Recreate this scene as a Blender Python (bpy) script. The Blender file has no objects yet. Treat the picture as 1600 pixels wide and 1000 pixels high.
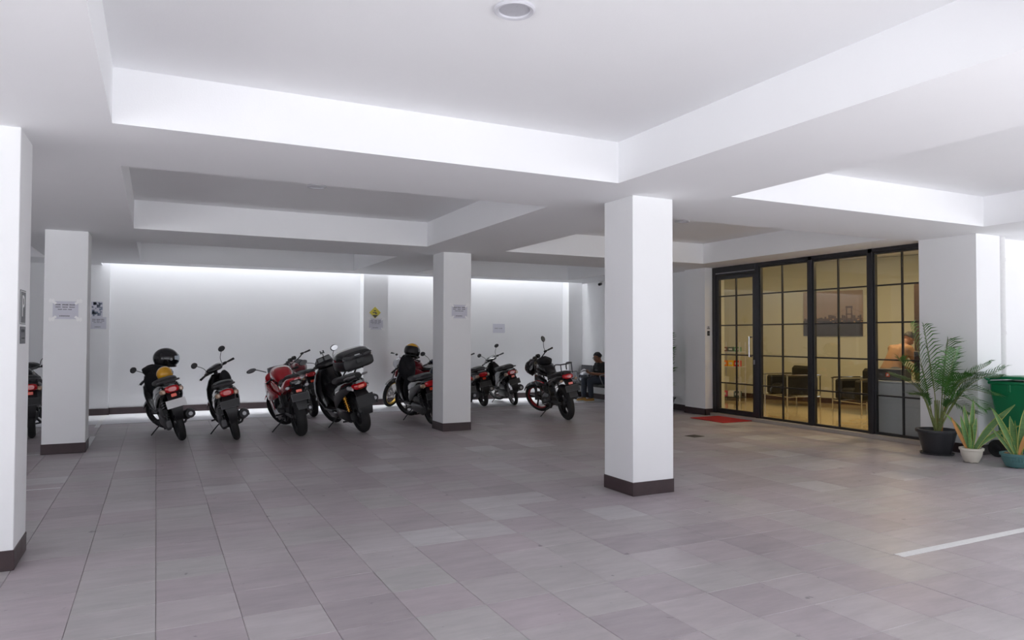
import bpy, bmesh, math, random
from mathutils import Vector, Matrix
random.seed(7)
SC = bpy.context.scene
COL = SC.collection
R_ = math.radians
# ------------------------------------------------------------------ camera
cam_d = bpy.data.cameras.new('camera'); cam = bpy.data.objects.new('camera', cam_d); COL.objects.link(cam)
def cam_matrix(yaw, pitch, roll, loc):
    cy, sy = math.cos(yaw), math.sin(yaw)
    f = Vector((sy*math.cos(pitch), cy*math.cos(pitch), math.sin(pitch)))
    r = Vector((cy, -sy, 0)); u = r.cross(f)
    r2 = r*math.cos(roll) + u*math.sin(roll); u2 = -r*math.sin(roll) + u*math.cos(roll)
    return Matrix(((r2.x, u2.x, -f.x, loc[0]), (r2.y, u2.y, -f.y, loc[1]), (r2.z, u2.z, -f.z, loc[2]), (0, 0, 0, 1)))
cam.matrix_world = cam_matrix(.462428, .0239674, .0024529, (0, 0, 1.45))
cam_d.sensor_width = 36; cam_d.lens = 36*1115/1600; cam_d.clip_start = .05; cam_d.clip_end = 200
SC.camera = cam
# ------------------------------------------------------------------ light
W = bpy.data.worlds.new('overcast_sky'); SC.world = W; W.use_nodes = True
nt = W.node_tree; bg = nt.nodes['Background']
# overcast sky: brighter towards the zenith than at the horizon
_tc = nt.nodes.new('ShaderNodeTexCoord'); _sp = nt.nodes.new('ShaderNodeSeparateXYZ'); nt.links.new(_tc.outputs['Generated'], _sp.inputs[0])
_mr = nt.nodes.new('ShaderNodeMapRange'); _mr.inputs[1].default_value = 0; _mr.inputs[2].default_value = 1; _mr.inputs[3].default_value = .7; _mr.inputs[4].default_value = 1.8
nt.links.new(_sp.outputs[2], _mr.inputs[0]); nt.links.new(_mr.outputs[0], bg.inputs['Strength'])
bg.inputs['Color'].default_value = (.91, .935, 1, 1)
sd = bpy.data.lights.new('sun', 'SUN'); sd.energy = 16; sd.angle = R_(50); sd.color = (.975, .985, 1)
sun = bpy.data.objects.new('sun', sd); COL.objects.link(sun)
sun.rotation_euler = Vector((-.05, .24, 1)).to_track_quat('Z', 'Y').to_euler()
def portal(name, loc, rot, sx, sy):
    l = bpy.data.lights.new(name, 'AREA'); l.shape = 'RECTANGLE'; l.size = sx; l.size_y = sy
    l.cycles.is_portal = True
    o = bpy.data.objects.new(name, l); COL.objects.link(o); o.location = loc; o.rotation_euler = rot
SC.view_settings.view_transform = 'Standard'; SC.view_settings.look = 'None'; SC.view_settings.gamma = 1
SC.view_settings.use_curve_mapping = False
SC.view_settings.exposure = 0.42
try:
    SC.cycles.diffuse_bounces = 8; SC.cycles.max_bounces = 14; SC.cycles.transparent_max_bounces = 24
    SC.cycles.use_denoising = True; SC.cycles.sample_clamp_indirect = 6
    SC.cycles.caustics_reflective = False; SC.cycles.caustics_refractive = False
except Exception: pass

# ------------------------------------------------------------------ materials
def mat(name, col, rough=.5, metal=0, var=.06, scale=30, bump=0, coat=0, emis=None, spec=.5, rvar=.08, rnd=0, aniso=None):
    m = bpy.data.materials.new(name); m.use_nodes = True; n = m.node_tree; L = n.links
    b = n.nodes['Principled BSDF']; b.inputs['Metallic'].default_value = metal
    b.inputs['Specular IOR Level'].default_value = spec
    b.inputs['Coat Weight'].default_value = coat; b.inputs['Coat Roughness'].default_value = .08
    tc = n.nodes.new('ShaderNodeTexCoord'); no = n.nodes.new('ShaderNodeTexNoise')
    no.inputs['Scale'].default_value = scale; no.inputs['Detail'].default_value = 4
    if aniso:
        mp = n.nodes.new('ShaderNodeMapping'); mp.inputs['Scale'].default_value = aniso
        L.new(tc.outputs['Object'], mp.inputs[0]); L.new(mp.outputs[0], no.inputs['Vector'])
    else: L.new(tc.outputs['Object'], no.inputs['Vector'])
    mx = n.nodes.new('ShaderNodeMix'); mx.data_type = 'RGBA'
    mx.inputs[6].default_value = tuple(c*(1-var) for c in col)+(1,)
    mx.inputs[7].default_value = tuple(min(1, c*(1+var)) for c in col)+(1,)
    L.new(no.outputs['Fac'], mx.inputs[0]); out = mx.outputs[2]
    if rnd:
        oi = n.nodes.new('ShaderNodeObjectInfo'); hs = n.nodes.new('ShaderNodeHueSaturation')
        mr = n.nodes.new('ShaderNodeMapRange'); mr.inputs[3].default_value = 1-rnd; mr.inputs[4].default_value = 1+rnd
        L.new(oi.outputs['Random'], mr.inputs[0]); L.new(mr.outputs[0], hs.inputs['Value']); L.new(out, hs.inputs['Color']); out = hs.outputs[0]
    L.new(out, b.inputs['Base Color'])
    mr = n.nodes.new('ShaderNodeMapRange'); mr.inputs[3].default_value = max(0.02, rough-rvar); mr.inputs[4].default_value = min(1, rough+rvar)
    L.new(no.outputs['Fac'], mr.inputs[0]); L.new(mr.outputs[0], b.inputs['Roughness'])
    if bump:
        bu = n.nodes.new('ShaderNodeBump'); bu.inputs['Strength'].default_value = bump; bu.inputs['Distance'].default_value = .01
        L.new(no.outputs['Fac'], bu.inputs['Height']); L.new(bu.outputs[0], b.inputs['Normal'])
    if emis:
        b.inputs['Emission Color'].default_value = tuple(emis[:3])+(1,); b.inputs['Emission Strength'].default_value = emis[3]
    return m
def plaster(name, col, dirt=.05):
    m = mat(name, col, .75, var=.015, scale=2.2, spec=.25)
    n = m.node_tree; L = n.links; b = n.nodes['Principled BSDF']
    tc = n.nodes.new('ShaderNodeTexCoord'); no = n.nodes.new('ShaderNodeTexNoise'); no.inputs['Scale'].default_value = 90; no.inputs['Detail'].default_value = 3
    L.new(tc.outputs['Object'], no.inputs['Vector'])
    bu = n.nodes.new('ShaderNodeBump'); bu.inputs['Strength'].default_value = .12; bu.inputs['Distance'].default_value = .004
    L.new(no.outputs['Fac'], bu.inputs['Height']); L.new(bu.outputs[0], b.inputs['Normal'])
    return m
def glass(name, tint, rough=0.0):
    m = bpy.data.materials.new(name); m.use_nodes = True; n = m.node_tree; n.nodes.clear(); L = n.links
    o = n.nodes.new('ShaderNodeOutputMaterial'); t = n.nodes.new('ShaderNodeBsdfTransparent'); t.inputs[0].default_value = tint+(1,)
    g = n.nodes.new('ShaderNodeBsdfGlossy'); g.inputs['Roughness'].default_value = rough
    lw = n.nodes.new('ShaderNodeLayerWeight'); lw.inputs[0].default_value = .5      # Schlick reflectance of a thin sheet
    pw = n.nodes.new('ShaderNodeMath'); pw.operation = 'POWER'; pw.inputs[1].default_value = 5; L.new(lw.outputs['Facing'], pw.inputs[0])
    fr = n.nodes.new('ShaderNodeMath'); fr.operation = 'MULTIPLY_ADD'; fr.inputs[1].default_value = .95; fr.inputs[2].default_value = .035; L.new(pw.outputs[0], fr.inputs[0])
    # faint streaks of wiping on the pane
    tc = n.nodes.new('ShaderNodeTexCoord'); no = n.nodes.new('ShaderNodeTexNoise'); no.inputs['Scale'].default_value = 3
    ma = n.nodes.new('ShaderNodeMath'); ma.operation = 'MULTIPLY_ADD'; ma.inputs[1].default_value = .02
    L.new(tc.outputs['Object'], no.inputs[0]); L.new(no.outputs['Fac'], ma.inputs[0]); L.new(fr.outputs[0], ma.inputs[2])
    mx = n.nodes.new('ShaderNodeMixShader'); L.new(ma.outputs[0], mx.inputs[0]); L.new(t.outputs[0], mx.inputs[1]); L.new(g.outputs[0], mx.inputs[2])
    L.new(mx.outputs[0], o.inputs[0]); return m
def tile_mat():
    m = mat('slate_tile', (.2, .18, .185), .42, var=.12, scale=5, bump=.15, spec=.4, aniso=(1, 3.5, 1))
    n = m.node_tree; L = n.links; b = n.nodes['Principled BSDF']
    ge = n.nodes.new('ShaderNodeNewGeometry'); sep = n.nodes.new('ShaderNodeSeparateXYZ'); L.new(ge.outputs['Position'], sep.inputs[0])
    fl = []
    for i, (off, st) in enumerate(((.017, .401), (3.165, .396))):
        a = n.nodes.new('ShaderNodeMath'); a.operation = 'SUBTRACT'; a.inputs[1].default_value = off-40*st
        d = n.nodes.new('ShaderNodeMath'); d.operation = 'DIVIDE'; d.inputs[1].default_value = st
        f = n.nodes.new('ShaderNodeMath'); f.operation = 'FLOOR'
        L.new(sep.outputs[i], a.inputs[0]); L.new(a.outputs[0], d.inputs[0]); L.new(d.outputs[0], f.inputs[0]); fl.append(f)
    cb = n.nodes.new('ShaderNodeCombineXYZ'); L.new(fl[0].outputs[0], cb.inputs[0]); L.new(fl[1].outputs[0], cb.inputs[1])
    wn = n.nodes.new('ShaderNodeTexWhiteNoise'); wn.noise_dimensions = '3D'; L.new(cb.outputs[0], wn.inputs[0])
    cr = n.nodes.new('ShaderNodeValToRGB'); cr.color_ramp.interpolation = 'LINEAR'
    E_ = cr.color_ramp.elements; E_[0].position = 0; E_[0].color = (.345, .305, .322, 1); E_[1].position = 1; E_[1].color = (.50, .485, .49, 1)
    for p, c in ((.15, (.385, .342, .36)), (.4, (.41, .358, .38)), (.65, (.405, .385, .385)), (.9, (.43, .392, .405)), (.96, (.47, .445, .455))):
        e = cr.color_ramp.elements.new(p); e.color = c+(1,)
    L.new(wn.outputs['Value'], cr.inputs[0])
    # veins, big worn patches, small dark spots
    no = n.nodes.new('ShaderNodeTexNoise'); no.inputs['Scale'].default_value = 2.2; no.inputs['Detail'].default_value = 6; no.inputs['Roughness'].default_value = .65
    mp = n.nodes.new('ShaderNodeMapping'); mp.inputs['Scale'].default_value = (1.2, 4.5, 1); mp.inputs['Rotation'].default_value = (0, 0, .12)
    L.new(ge.outputs['Position'], mp.inputs[0]); L.new(mp.outputs[0], no.inputs['Vector'])
    mr = n.nodes.new('ShaderNodeMapRange'); mr.inputs[1].default_value = .25; mr.inputs[2].default_value = .75; mr.inputs[3].default_value = .86; mr.inputs[4].default_value = 1.14
    L.new(no.outputs['Fac'], mr.inputs[0])
    n3 = n.nodes.new('ShaderNodeTexNoise'); n3.inputs['Scale'].default_value = .7; n3.inputs['Detail'].default_value = 3; L.new(ge.outputs['Position'], n3.inputs['Vector'])
    m3 = n.nodes.new('ShaderNodeMapRange'); m3.inputs[1].default_value = .3; m3.inputs[2].default_value = .7; m3.inputs[3].default_value = .92; m3.inputs[4].default_value = 1.08; L.new(n3.outputs['Fac'], m3.inputs[0])
    n2 = n.nodes.new('ShaderNodeTexNoise'); n2.inputs['Scale'].default_value = 9; n2.inputs['Detail'].default_value = 5; L.new(ge.outputs['Position'], n2.inputs['Vector'])
    m2 = n.nodes.new('ShaderNodeMapRange'); m2.inputs[1].default_value = .26; m2.inputs[2].default_value = .31; m2.inputs[3].default_value = .55; m2.inputs[4].default_value = 1; L.new(n2.outputs['Fac'], m2.inputs[0])
    x = n.nodes.new('ShaderNodeMath'); x.operation = 'MULTIPLY'; L.new(mr.outputs[0], x.inputs[0]); L.new(m3.outputs[0], x.inputs[1])
    y = n.nodes.new('ShaderNodeMath'); y.operation = 'MULTIPLY'; L.new(x.outputs[0], y.inputs[0]); L.new(m2.outputs[0], y.inputs[1])
    vm = n.nodes.new('ShaderNodeVectorMath'); vm.operation = 'SCALE'; L.new(cr.outputs[0], vm.inputs[0]); L.new(y.outputs[0], vm.inputs['Scale'])
    L.new(vm.outputs[0], b.inputs['Base Color'])
    return m
MT = dict(
    wall=plaster('white_plaster', (.875, .88, .89)), ceil=plaster('ceiling_paint', (.875, .88, .895)),
    base=mat('brown_baseboard', (.055, .035, .038), .4, var=.25, scale=14), grout=mat('grout', (.30, .27, .265), .9, var=.2),
    tile=tile_mat(), pale=mat('pale_paving', (.70, .70, .73), .6, var=.1, scale=6), kerb=mat('kerb_stone', (.42, .38, .35), .55, var=.1, scale=12),
    line=mat('road_paint', (.72, .72, .72), .7, var=.12, scale=40), ground=mat('forecourt', (.385, .385, .39), .9, var=.1, scale=1),
    tyre=mat('tyre_rubber', (.018, .018, .019), .7, var=.3, scale=60, bump=.3), black=mat('black_plastic', (.014, .014, .016), .38, var=.2),
    gloss=mat('gloss_black', (.012, .012, .014), .18, coat=.6, var=.1), dgrey=mat('dark_grey_plastic', (.05, .05, .055), .5, var=.2),
    grey=mat('grey_plastic', (.16, .16, .17), .45, var=.1), silver=mat('cast_alloy', (.4, .4, .42), .38, metal=.85, var=.2, scale=50),
    chrome=mat('chrome', (.75, .75, .77), .12, metal=1, var=.05), engine=mat('engine_alloy', (.12, .12, .125), .45, metal=.7, var=.35, scale=40, bump=.2),
    seat=mat('seat_vinyl', (.022, .022, .024), .55, var=.2, scale=80, bump=.2), red=mat('red_paint', (.5, .008, .018), .2, coat=.8, var=.05),
    maroon=mat('maroon_paint', (.16, .008, .015), .25, coat=.6, var=.08), redrim=mat('red_rim_tape', (.32, .01, .02), .35),
    lens=mat('red_lens', (.62, .008, .015), .12, coat=1, var=.1), reflector=mat('bright_reflector', (1, .10, .045), .25, coat=1, var=.05),
    amber=mat('clear_amber_lens', (.5, .33, .22), .15, coat=1), clear=mat('clear_lens', (.5, .5, .52), .12, coat=1, var=.1),
    white=mat('white_plastic', (.75, .75, .75), .4), plate=mat('plate_black', (.02, .02, .022), .4), gold=mat('gold_anodised', (.75, .38, .06), .3, metal=.8),
    yrim=mat('yellow_rim', (.65, .42, .05), .35, metal=.3), yellow=mat('yellow_shell', (.85, .42, .015), .22, coat=.8, var=.05),
    cloth=mat('black_cloth', (.012, .012, .015), .85, var=.4, scale=25, bump=.6), cream=mat('office_plaster', (.60, .59, .48), .8, var=.02, scale=3),
    ofloor=mat('office_floor', (.52, .40, .21), .12, var=.06, scale=2, spec=.6), frame=mat('black_aluminium', (.018, .018, .022), .35, var=.1),
    pane=glass('window_glass', (.93, .95, .93)), visor=glass('clear_visor', (.72, .76, .8), .05), screen=glass('smoked_screen', (.4, .4, .42), .05),
    leather=mat('black_leather', (.015, .014, .014), .4, var=.3, scale=20, bump=.2), skin=mat('skin', (.25, .115, .065), .55, var=.06),
    hair=mat('black_hair', (.012, .01, .01), .5, var=.3, scale=120, bump=.5), jeans=mat('dark_jeans', (.045, .055, .075), .85, var=.3, scale=90, bump=.3),
    tshirt=mat('black_tshirt', (.018, .018, .02), .85, var=.2, scale=60, bump=.2), shoe=mat('tan_suede', (.5, .27, .07), .8, var=.12), sole=mat('white_sole', (.7, .7, .66), .6),
    orange=mat('rust_shirt', (.27, .15, .075), .85, var=.1), mat=mat('red_mat', (.42, .012, .014), .9, var=.2, scale=120, bump=.6),
    paper=mat('paper', (.66, .66, .73), .7, var=.02), wtape=mat('white_tape', (.97, .97, .97), .3, var=0), tape=mat('clear_tape', (.95, .95, .96), .25, var=.03), ink=mat('ink', (.08, .08, .09), .7),
    sign=mat('sign_dark', (.12, .12, .14), .45), syel=mat('sign_yellow', (.72, .62, .08), .5), leaf=mat('palm_leaf', (.045, .15, .02), .45, var=.35, scale=8, rnd=.35),
    leaf2=mat('snake_leaf', (.10, .23, .06), .4, var=.5, scale=16, rnd=.25, aniso=(1, 1, 5)), edge=mat('leaf_margin', (.5, .5, .12), .45, var=.15), dry=mat('dry_leaf', (.5, .25, .08), .75, var=.25, scale=10),
    stem=mat('palm_stem', (.2, .24, .07), .5, var=.3, scale=10), soil=mat('soil', (.09, .06, .045), .95, var=.4, scale=40, bump=1),
    pot=mat('black_pot', (.025, .026, .03), .4, var=.15), wpot=mat('cream_pot', (.66, .62, .54), .5, var=.08, scale=10), tpot=mat('teal_pot', (.08, .2, .2), .45, var=.1),
    bin=mat('green_bin', (.004, .17, .065), .38, var=.08, scale=6), iron=mat('drain_iron', (.09, .08, .065), .6, var=.3, bump=.5), lamp=mat('lamp_trim', (.62, .62, .66), .4),
    lampg=mat('lamp_lens', (.5, .5, .54), .3), olamp=mat('office_lamp', (1, .9, .7), .4, emis=(1, .72, .38, 5)), counter=mat('white_laminate', (.62, .62, .68), .25, var=.02),
    wood=mat('dark_wood', (.05, .03, .02), .4, var=.3, aniso=(1, 1, 8)), sil=mat('silver_shell', (.55, .56, .6), .25, metal=.5, coat=.5, var=.3, scale=12),
    navy=mat('dark_navy_paint', (.02, .025, .05), .25, coat=.6), pipe=mat('pipe_paint', (.74, .74, .74), .5), maroond=mat('skirting', (.06, .03, .025), .4))

# ------------------------------------------------------------------ mesh helpers
def spline(pts, k=6):
    P = [Vector(p) for p in pts]
    if len(P) < 3: return P
    out = []
    for i in range(len(P)-1):
        p0 = P[max(i-1, 0)]; p1 = P[i]; p2 = P[i+1]; p3 = P[min(i+2, len(P)-1)]
        for j in range(k):
            t = j/k
            out.append(.5*((2*p1)+(-p0+p2)*t+(2*p0-5*p1+4*p2-p3)*t*t+(-p0+3*p1-3*p2+p3)*t**3))
    out.append(P[-1]); return out
class MB:
    def __init__(s, T=None): s.v = []; s.f = []; s.T = T or Matrix()
    def add(s, vs, fs):
        b = len(s.v); s.v += [s.T @ Vector(v) for v in vs]; s.f += [tuple(b+i for i in f) for f in fs]; return s
    def box(s, x0, x1, y0, y1, z0, z1, t=0):
        c = ((x0+x1)/2, (y0+y1)/2, (z0+z1)/2); h = (abs(x1-x0)/2, abs(y1-y0)/2, abs(z1-z0)/2)
        if not t:
            vs = [(c[0]+sx*h[0], c[1]+sy*h[1], c[2]+sz*h[2]) for sx in (-1, 1) for sy in (-1, 1) for sz in (-1, 1)]
            return s.add(vs, [(0, 1, 3, 2), (4, 6, 7, 5), (0, 4, 5, 1), (2, 3, 7, 6), (0, 2, 6, 4), (1, 5, 7, 3)])
        t = min(t, *[a*.95 for a in h]); vs = []; ix = {}
        for sx in (-1, 1):
            for sy in (-1, 1):
                for sz in (-1, 1):
                    for a in range(3):
                        p = [sx*(h[0]-t), sy*(h[1]-t), sz*(h[2]-t)]; p[a] = (sx, sy, sz)[a]*h[a]
                        ix[(sx, sy, sz, a)] = len(vs); vs.append(tuple(c[i]+p[i] for i in range(3)))
        fs = []
        for a in range(3):
            b, d = [i for i in range(3) if i != a]
            for q in (-1, 1):
                l = []
                for u, w in ((-1, -1), (1, -1), (1, 1), (-1, 1)):
                    k = [0, 0, 0]; k[a] = q; k[b] = u; k[d] = w; l.append(ix[tuple(k)+(a,)])
                fs.append(tuple(l))
            for u in (-1, 1):
                for w in (-1, 1):
                    k = [0, 0, 0]; k[b] = u; k[d] = w
                    k[a] = -1; k0 = tuple(k); k[a] = 1; k1 = tuple(k)
                    fs.append((ix[k0+(b,)], ix[k1+(b,)], ix[k1+(d,)], ix[k0+(d,)]))
        for sx in (-1, 1):
            for sy in (-1, 1):
                for sz in (-1, 1): fs.append(tuple(ix[(sx, sy, sz, a)] for a in range(3)))
        return s.add(vs, fs)
    def rings(s, rings, cap=True, closed=False, loop=True):
        n = len(rings[0]); vs = [p for r in rings for p in r]; fs = []
        m = len(rings)
        for i in range(m if closed else m-1):
            a = i*n; b = ((i+1) % m)*n
            for j in range(n if loop else n-1):
                k = (j+1) % n; fs.append((a+j, a+k, b+k, b+j))
        if cap and not closed and loop:
            fs.append(tuple(range(n-1, -1, -1))); fs.append(tuple((m-1)*n+j for j in range(n)))
        return s.add(vs, fs)
    def tube(s, pts, r, n=7, k=5, closed=False, cap=True):
        P = spline(pts, k) if (k and len(pts) > 2) else [Vector(p) for p in pts]
        m = len(P); R = [(r if isinstance(r, (int, float)) else r[0]+(r[1]-r[0])*i/(m-1)) for i in range(m)] if not isinstance(r, list) else [r[min(len(r)-1, int(i/(m-1)*(len(r)-1)))]*(1-(i/(m-1)*(len(r)-1)) % 1)+r[min(len(r)-1, int(i/(m-1)*(len(r)-1))+1)]*((i/(m-1)*(len(r)-1)) % 1) for i in range(m)]
        up = None; rg = []
        for i, p in enumerate(P):
            t = (P[(i+1) % m]-P[i-1]) if closed else (P[min(i+1, m-1)]-P[max(i-1, 0)])
            if t.length < 1e-9: t = Vector((0, 0, 1))
            t.normalize()
            if up is None: up = Vector((0, 0, 1)) if abs(t.z) < .9 else Vector((1, 0, 0))
            up = (up-t*up.dot(t)).normalized(); sd_ = t.cross(up)
            rg.append([p+(up*math.cos(a)+sd_*math.sin(a))*R[i] for a in [2*math.pi*j/n for j in range(n)]])
        return s.rings(rg, cap, closed)
    def lathe(s, prof, c=(0, 0, 0), axis='z', n=20, closed=False, a0=0, a1=360):
        ax = {'x': (Vector((0, 1, 0)), Vector((0, 0, 1)), Vector((1, 0, 0))), 'y': (Vector((1, 0, 0)), Vector((0, 0, 1)), Vector((0, 1, 0))), 'z': (Vector((1, 0, 0)), Vector((0, 1, 0)), Vector((0, 0, 1)))}[axis]
        c = Vector(c); full = (a1-a0) >= 360; m = n if full else n+1; rg = []
        for i in range(m):
            a = R_(a0+(a1-a0)*i/n); d = ax[0]*math.cos(a)+ax[1]*math.sin(a)
            rg.append([c+d*r+ax[2]*h for r, h in prof])
        return s.rings(rg, cap=False, closed=full, loop=closed)
    def loft(s, rs, n=14, p=2.5, cap=True, half=None):
        rg = []
        for r in rs:
            y, z, hw, hh = r[:4]; a = R_(r[4]) if len(r) > 4 else 0; x = r[5] if len(r) > 5 else 0
            ny, nz = -math.sin(a), math.cos(a); l = []
            for j in range(n):
                t = 2*math.pi*j/n; u = math.cos(t); w = math.sin(t)
                U = math.copysign(abs(u)**(2/p), u); Wd = math.copysign(abs(w)**(2/p), w)
                l.append((x+hw*U, y+ny*hh*Wd, z+nz*hh*Wd))
            rg.append(l)
        return s.rings(rg, cap)
    def ell(s, c, r, n=12, m=8):
        rg = []
        for i in range(m+1):
            t = math.pi*i/m; st = max(math.sin(t), .02); rg.append([(c[0]+r[0]*st*math.cos(a), c[1]+r[1]*st*math.sin(a), c[2]+r[2]*math.cos(t)) for a in [2*math.pi*j/n for j in range(n)]])
        return s.rings(rg)
    def prism(s, poly, x0, x1):   # poly in (y,z), extruded along x
        n = len(poly); vs = [(x0, y, z) for y, z in poly]+[(x1, y, z) for y, z in poly]
        return s.add(vs, [tuple(range(n)), tuple(range(2*n-1, n-1, -1))]+[(i, (i+1) % n, n+(i+1) % n, n+i) for i in range(n)])
    def plate(s, pts, th):        # strip of (left,right) pairs given thickness
        a = [Vector(p) for q in pts for p in q]; m = len(pts); nn = (a[1]-a[0]).cross(a[2]-a[0]).normalized()*th
        vs = a+[p+nn for p in a]; o = 2*m; fs = []
        for i in range(m-1):
            b = 2*i; fs += [(b, b+1, b+3, b+2), (o+b, o+b+2, o+b+3, o+b+1), (b, b+2, o+b+2, o+b), (b+1, o+b+1, o+b+3, b+3)]
        fs += [(0, o, o+1, 1), (2*m-2, 2*m-1, o+2*m-1, o+2*m-2)]
        return s.add(vs, fs)
    def mesh(s, name, m, ang=35):
        me = bpy.data.meshes.new(name); me.from_pydata([tuple(v) for v in s.v], [], s.f)
        bm = bmesh.new(); bm.from_mesh(me); bmesh.ops.recalc_face_normals(bm, faces=bm.faces); bm.to_mesh(me); bm.free()
        for mm in (m if isinstance(m, (list, tuple)) else [m]): me.materials.append(MT[mm] if isinstance(mm, str) else mm)
        if ang:
            me.polygons.foreach_set('use_smooth', [True]*len(me.polygons)); me.set_sharp_from_angle(angle=R_(ang))
        return me
    def build(s, name, m, parent=None, ang=35, loc=None, rot=None, label=None, kind=None):
        o = bpy.data.objects.new(name, s.mesh(name, m, ang)); COL.objects.link(o)
        if parent: o.parent = parent
        if loc: o.location = loc
        if rot: o.rotation_euler = rot
        if label: o['label'] = label
        if kind: o['kind'] = kind
        return o
def tag(o, label, cat, group=None):
    o['label'] = label; o['category'] = cat
    if group: o['group'] = group
    return o
def thing(name, label, cat, loc=(0, 0, 0), rot=(0, 0, 0), group=None):
    o = bpy.data.objects.new(name, None); COL.objects.link(o); o.empty_display_size = .1
    o.location = loc; o.rotation_euler = rot if isinstance(rot, (tuple, list)) else (0, 0, rot)
    return tag(o, label, cat, group)
def struct(mb, name, m, parent=None, ang=0):
    o = mb.build(name, m, parent, ang)
    if parent is None: o['kind'] = 'structure'
    return o
B = lambda *a, **k: MB().box(*a, **k)
# ------------------------------------------------------------------ structure
ZS, ZC, ZT = 2.76, 3.11, 3.42
xs = [-6, -5.4, -1.65, -.9, -.26, 3.5, 4.76, 8.45, 8.67, 9.35, 9.6, 14]; ys = [.9, 1.36, 5.0, 6.23, 9.79, 11.22, 14.08, 14.68, 15.2]
def cell(i, j):
    if not (0 <= i < len(xs)-1 and 0 <= j < len(ys)-1): return 'out'
    x = (xs[i]+xs[i+1])/2; y = (ys[j]+ys[j+1])/2
    if j == 7: return 'open' if -.9 < x < 9.35 else 'soffit'
    if x > 9.6 and 6.23 < y < 14.08: return 'coffer'
    cx = -5.4 < x < -1.65 or -.26 < x < 3.5 or 4.76 < x < 8.45 or (8.45 < x < 8.67 and y < 11)
    cy = 1.36 < y < 5 or 6.23 < y < 9.79 or 11.22 < y < 14.08
    return 'coffer' if cx and cy else 'soffit'
def lo(c): return {'soffit': ZS, 'coffer': ZC, 'open': ZT, 'out': ZT}[c]
m = MB()
for i in range(len(xs)-1):
    for j in range(len(ys)-1):
        c = cell(i, j); x0, x1, y0, y1 = xs[i], xs[i+1], ys[j], ys[j+1]
        if c != 'open':
            z = lo(c); m.add([(x0, y0, z), (x1, y0, z), (x1, y1, z), (x0, y1, z)], [(0, 3, 2, 1)])
            m.add([(x0, y0, ZT), (x1, y0, ZT), (x1, y1, ZT), (x0, y1, ZT)], [(0, 1, 2, 3)])
for i in range(-1, len(xs)-1):
    for j in range(-1, len(ys)-1):
        for d in ((1, 0), (0, 1)):
            a, b = cell(i, j), cell(i+d[0], j+d[1]); za, zb = lo(a), lo(b)
            if za == zb or (a in ('open', 'out') and b in ('open', 'out')): continue
            if d == (1, 0):
                if not 0 <= j < len(ys)-1: continue
                x = xs[i+1]; q = [(x, ys[j], za), (x, ys[j+1], za), (x, ys[j+1], zb), (x, ys[j], zb)]
            else:
                if not 0 <= i < len(xs)-1: continue
                y = ys[j+1]; q = [(xs[i], y, za), (xs[i+1], y, za), (xs[i+1], y, zb), (xs[i], y, zb)]
            m.add(q, [(0, 1, 2, 3)])
me = m.mesh('ceiling', 'ceil', 0)
bm = bmesh.new(); bm.from_mesh(me); bmesh.ops.remove_doubles(bm, verts=bm.verts, dist=1e-4); bmesh.ops.recalc_face_normals(bm, faces=bm.faces); bm.to_mesh(me); bm.free()
o = bpy.data.objects.new('ceiling', me); COL.objects.link(o); o['kind'] = 'structure'
# portals for the sky light: the open front and the slot along the back wall
portal('front_portal', (4, .85, 1.6), (R_(90), 0, 0), 20, 3.2)
portal('left_portal', (-6.05, 3.6, 1.6), (R_(90), 0, R_(-90)), 7, 3.2)
portal('slot_portal', (4.2, 14.94, 3.45), (0, 0, 0), 10.2, .52)

struct(B(-6, 9.5, 15.2, 15.4, -.2, 4.6), 'wall_back', 'wall')
struct(B(-.9, 9.35, 14.53, 14.68, 3.42, 4.6), 'trim_4', 'wall')  # unseen upstand added on the slab edge to narrow light falling through the slot
struct(B(-6.2, -6, 7.2, 15.4, -.2, 3.4), 'wall_left', 'wall')
struct(B(9.35, 9.5, 10.92, 15.2, -.2, 4.6), 'wall_right', 'wall')
m = B(9.65, 14, 5.5, 6.0, -.2, 2.76); struct(m, 'wall_front_right', 'wall')
struct(B(9.15, 9.65, 5.37, 6.12, -.2, 2.76), 'wall_pier_right', 'wall')
struct(B(9.2, 9.5, 10.35, 10.92, -.2, 2.76), 'wall_pier_door', 'wall')
struct(B(-1.24, -.775, 15.1, 15.2, -.2, 4.6), 'wall_pier_left', 'wall')
struct(B(3.92, 4.45, 14.9, 15.2, -.2, 4.6), 'wall_pier_middle', 'wall')
struct(B(8.97, 9.35, 14.9, 15.2, -.2, 4.6), 'wall_pier_back_right', 'wall')
# free-standing columns
def column(x0, y0, label):
    w = .463; t = thing('column', label, 'column', (x0+w/2, y0+w/2, 0))
    B(-w/2, w/2, -w/2, w/2, .12, ZS, .004).build('shaft', 'wall', t, 0)
    e = .006; B(-w/2-e, w/2+e, -w/2-e, w/2+e, 0, .125, .003).build('baseboard', 'base', t, 0)
    return t
column(-1.238, 5.36, 'white square column at the left edge carrying a parking plate')
column(-1.238, 10.37, 'white square column with a taped notice behind the parking-plate column')
column(3.909, 5.358, 'largest bare white square column in the middle foreground')
column(3.95, 10.29, 'white square column with a taped notice between the motorbikes')
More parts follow.
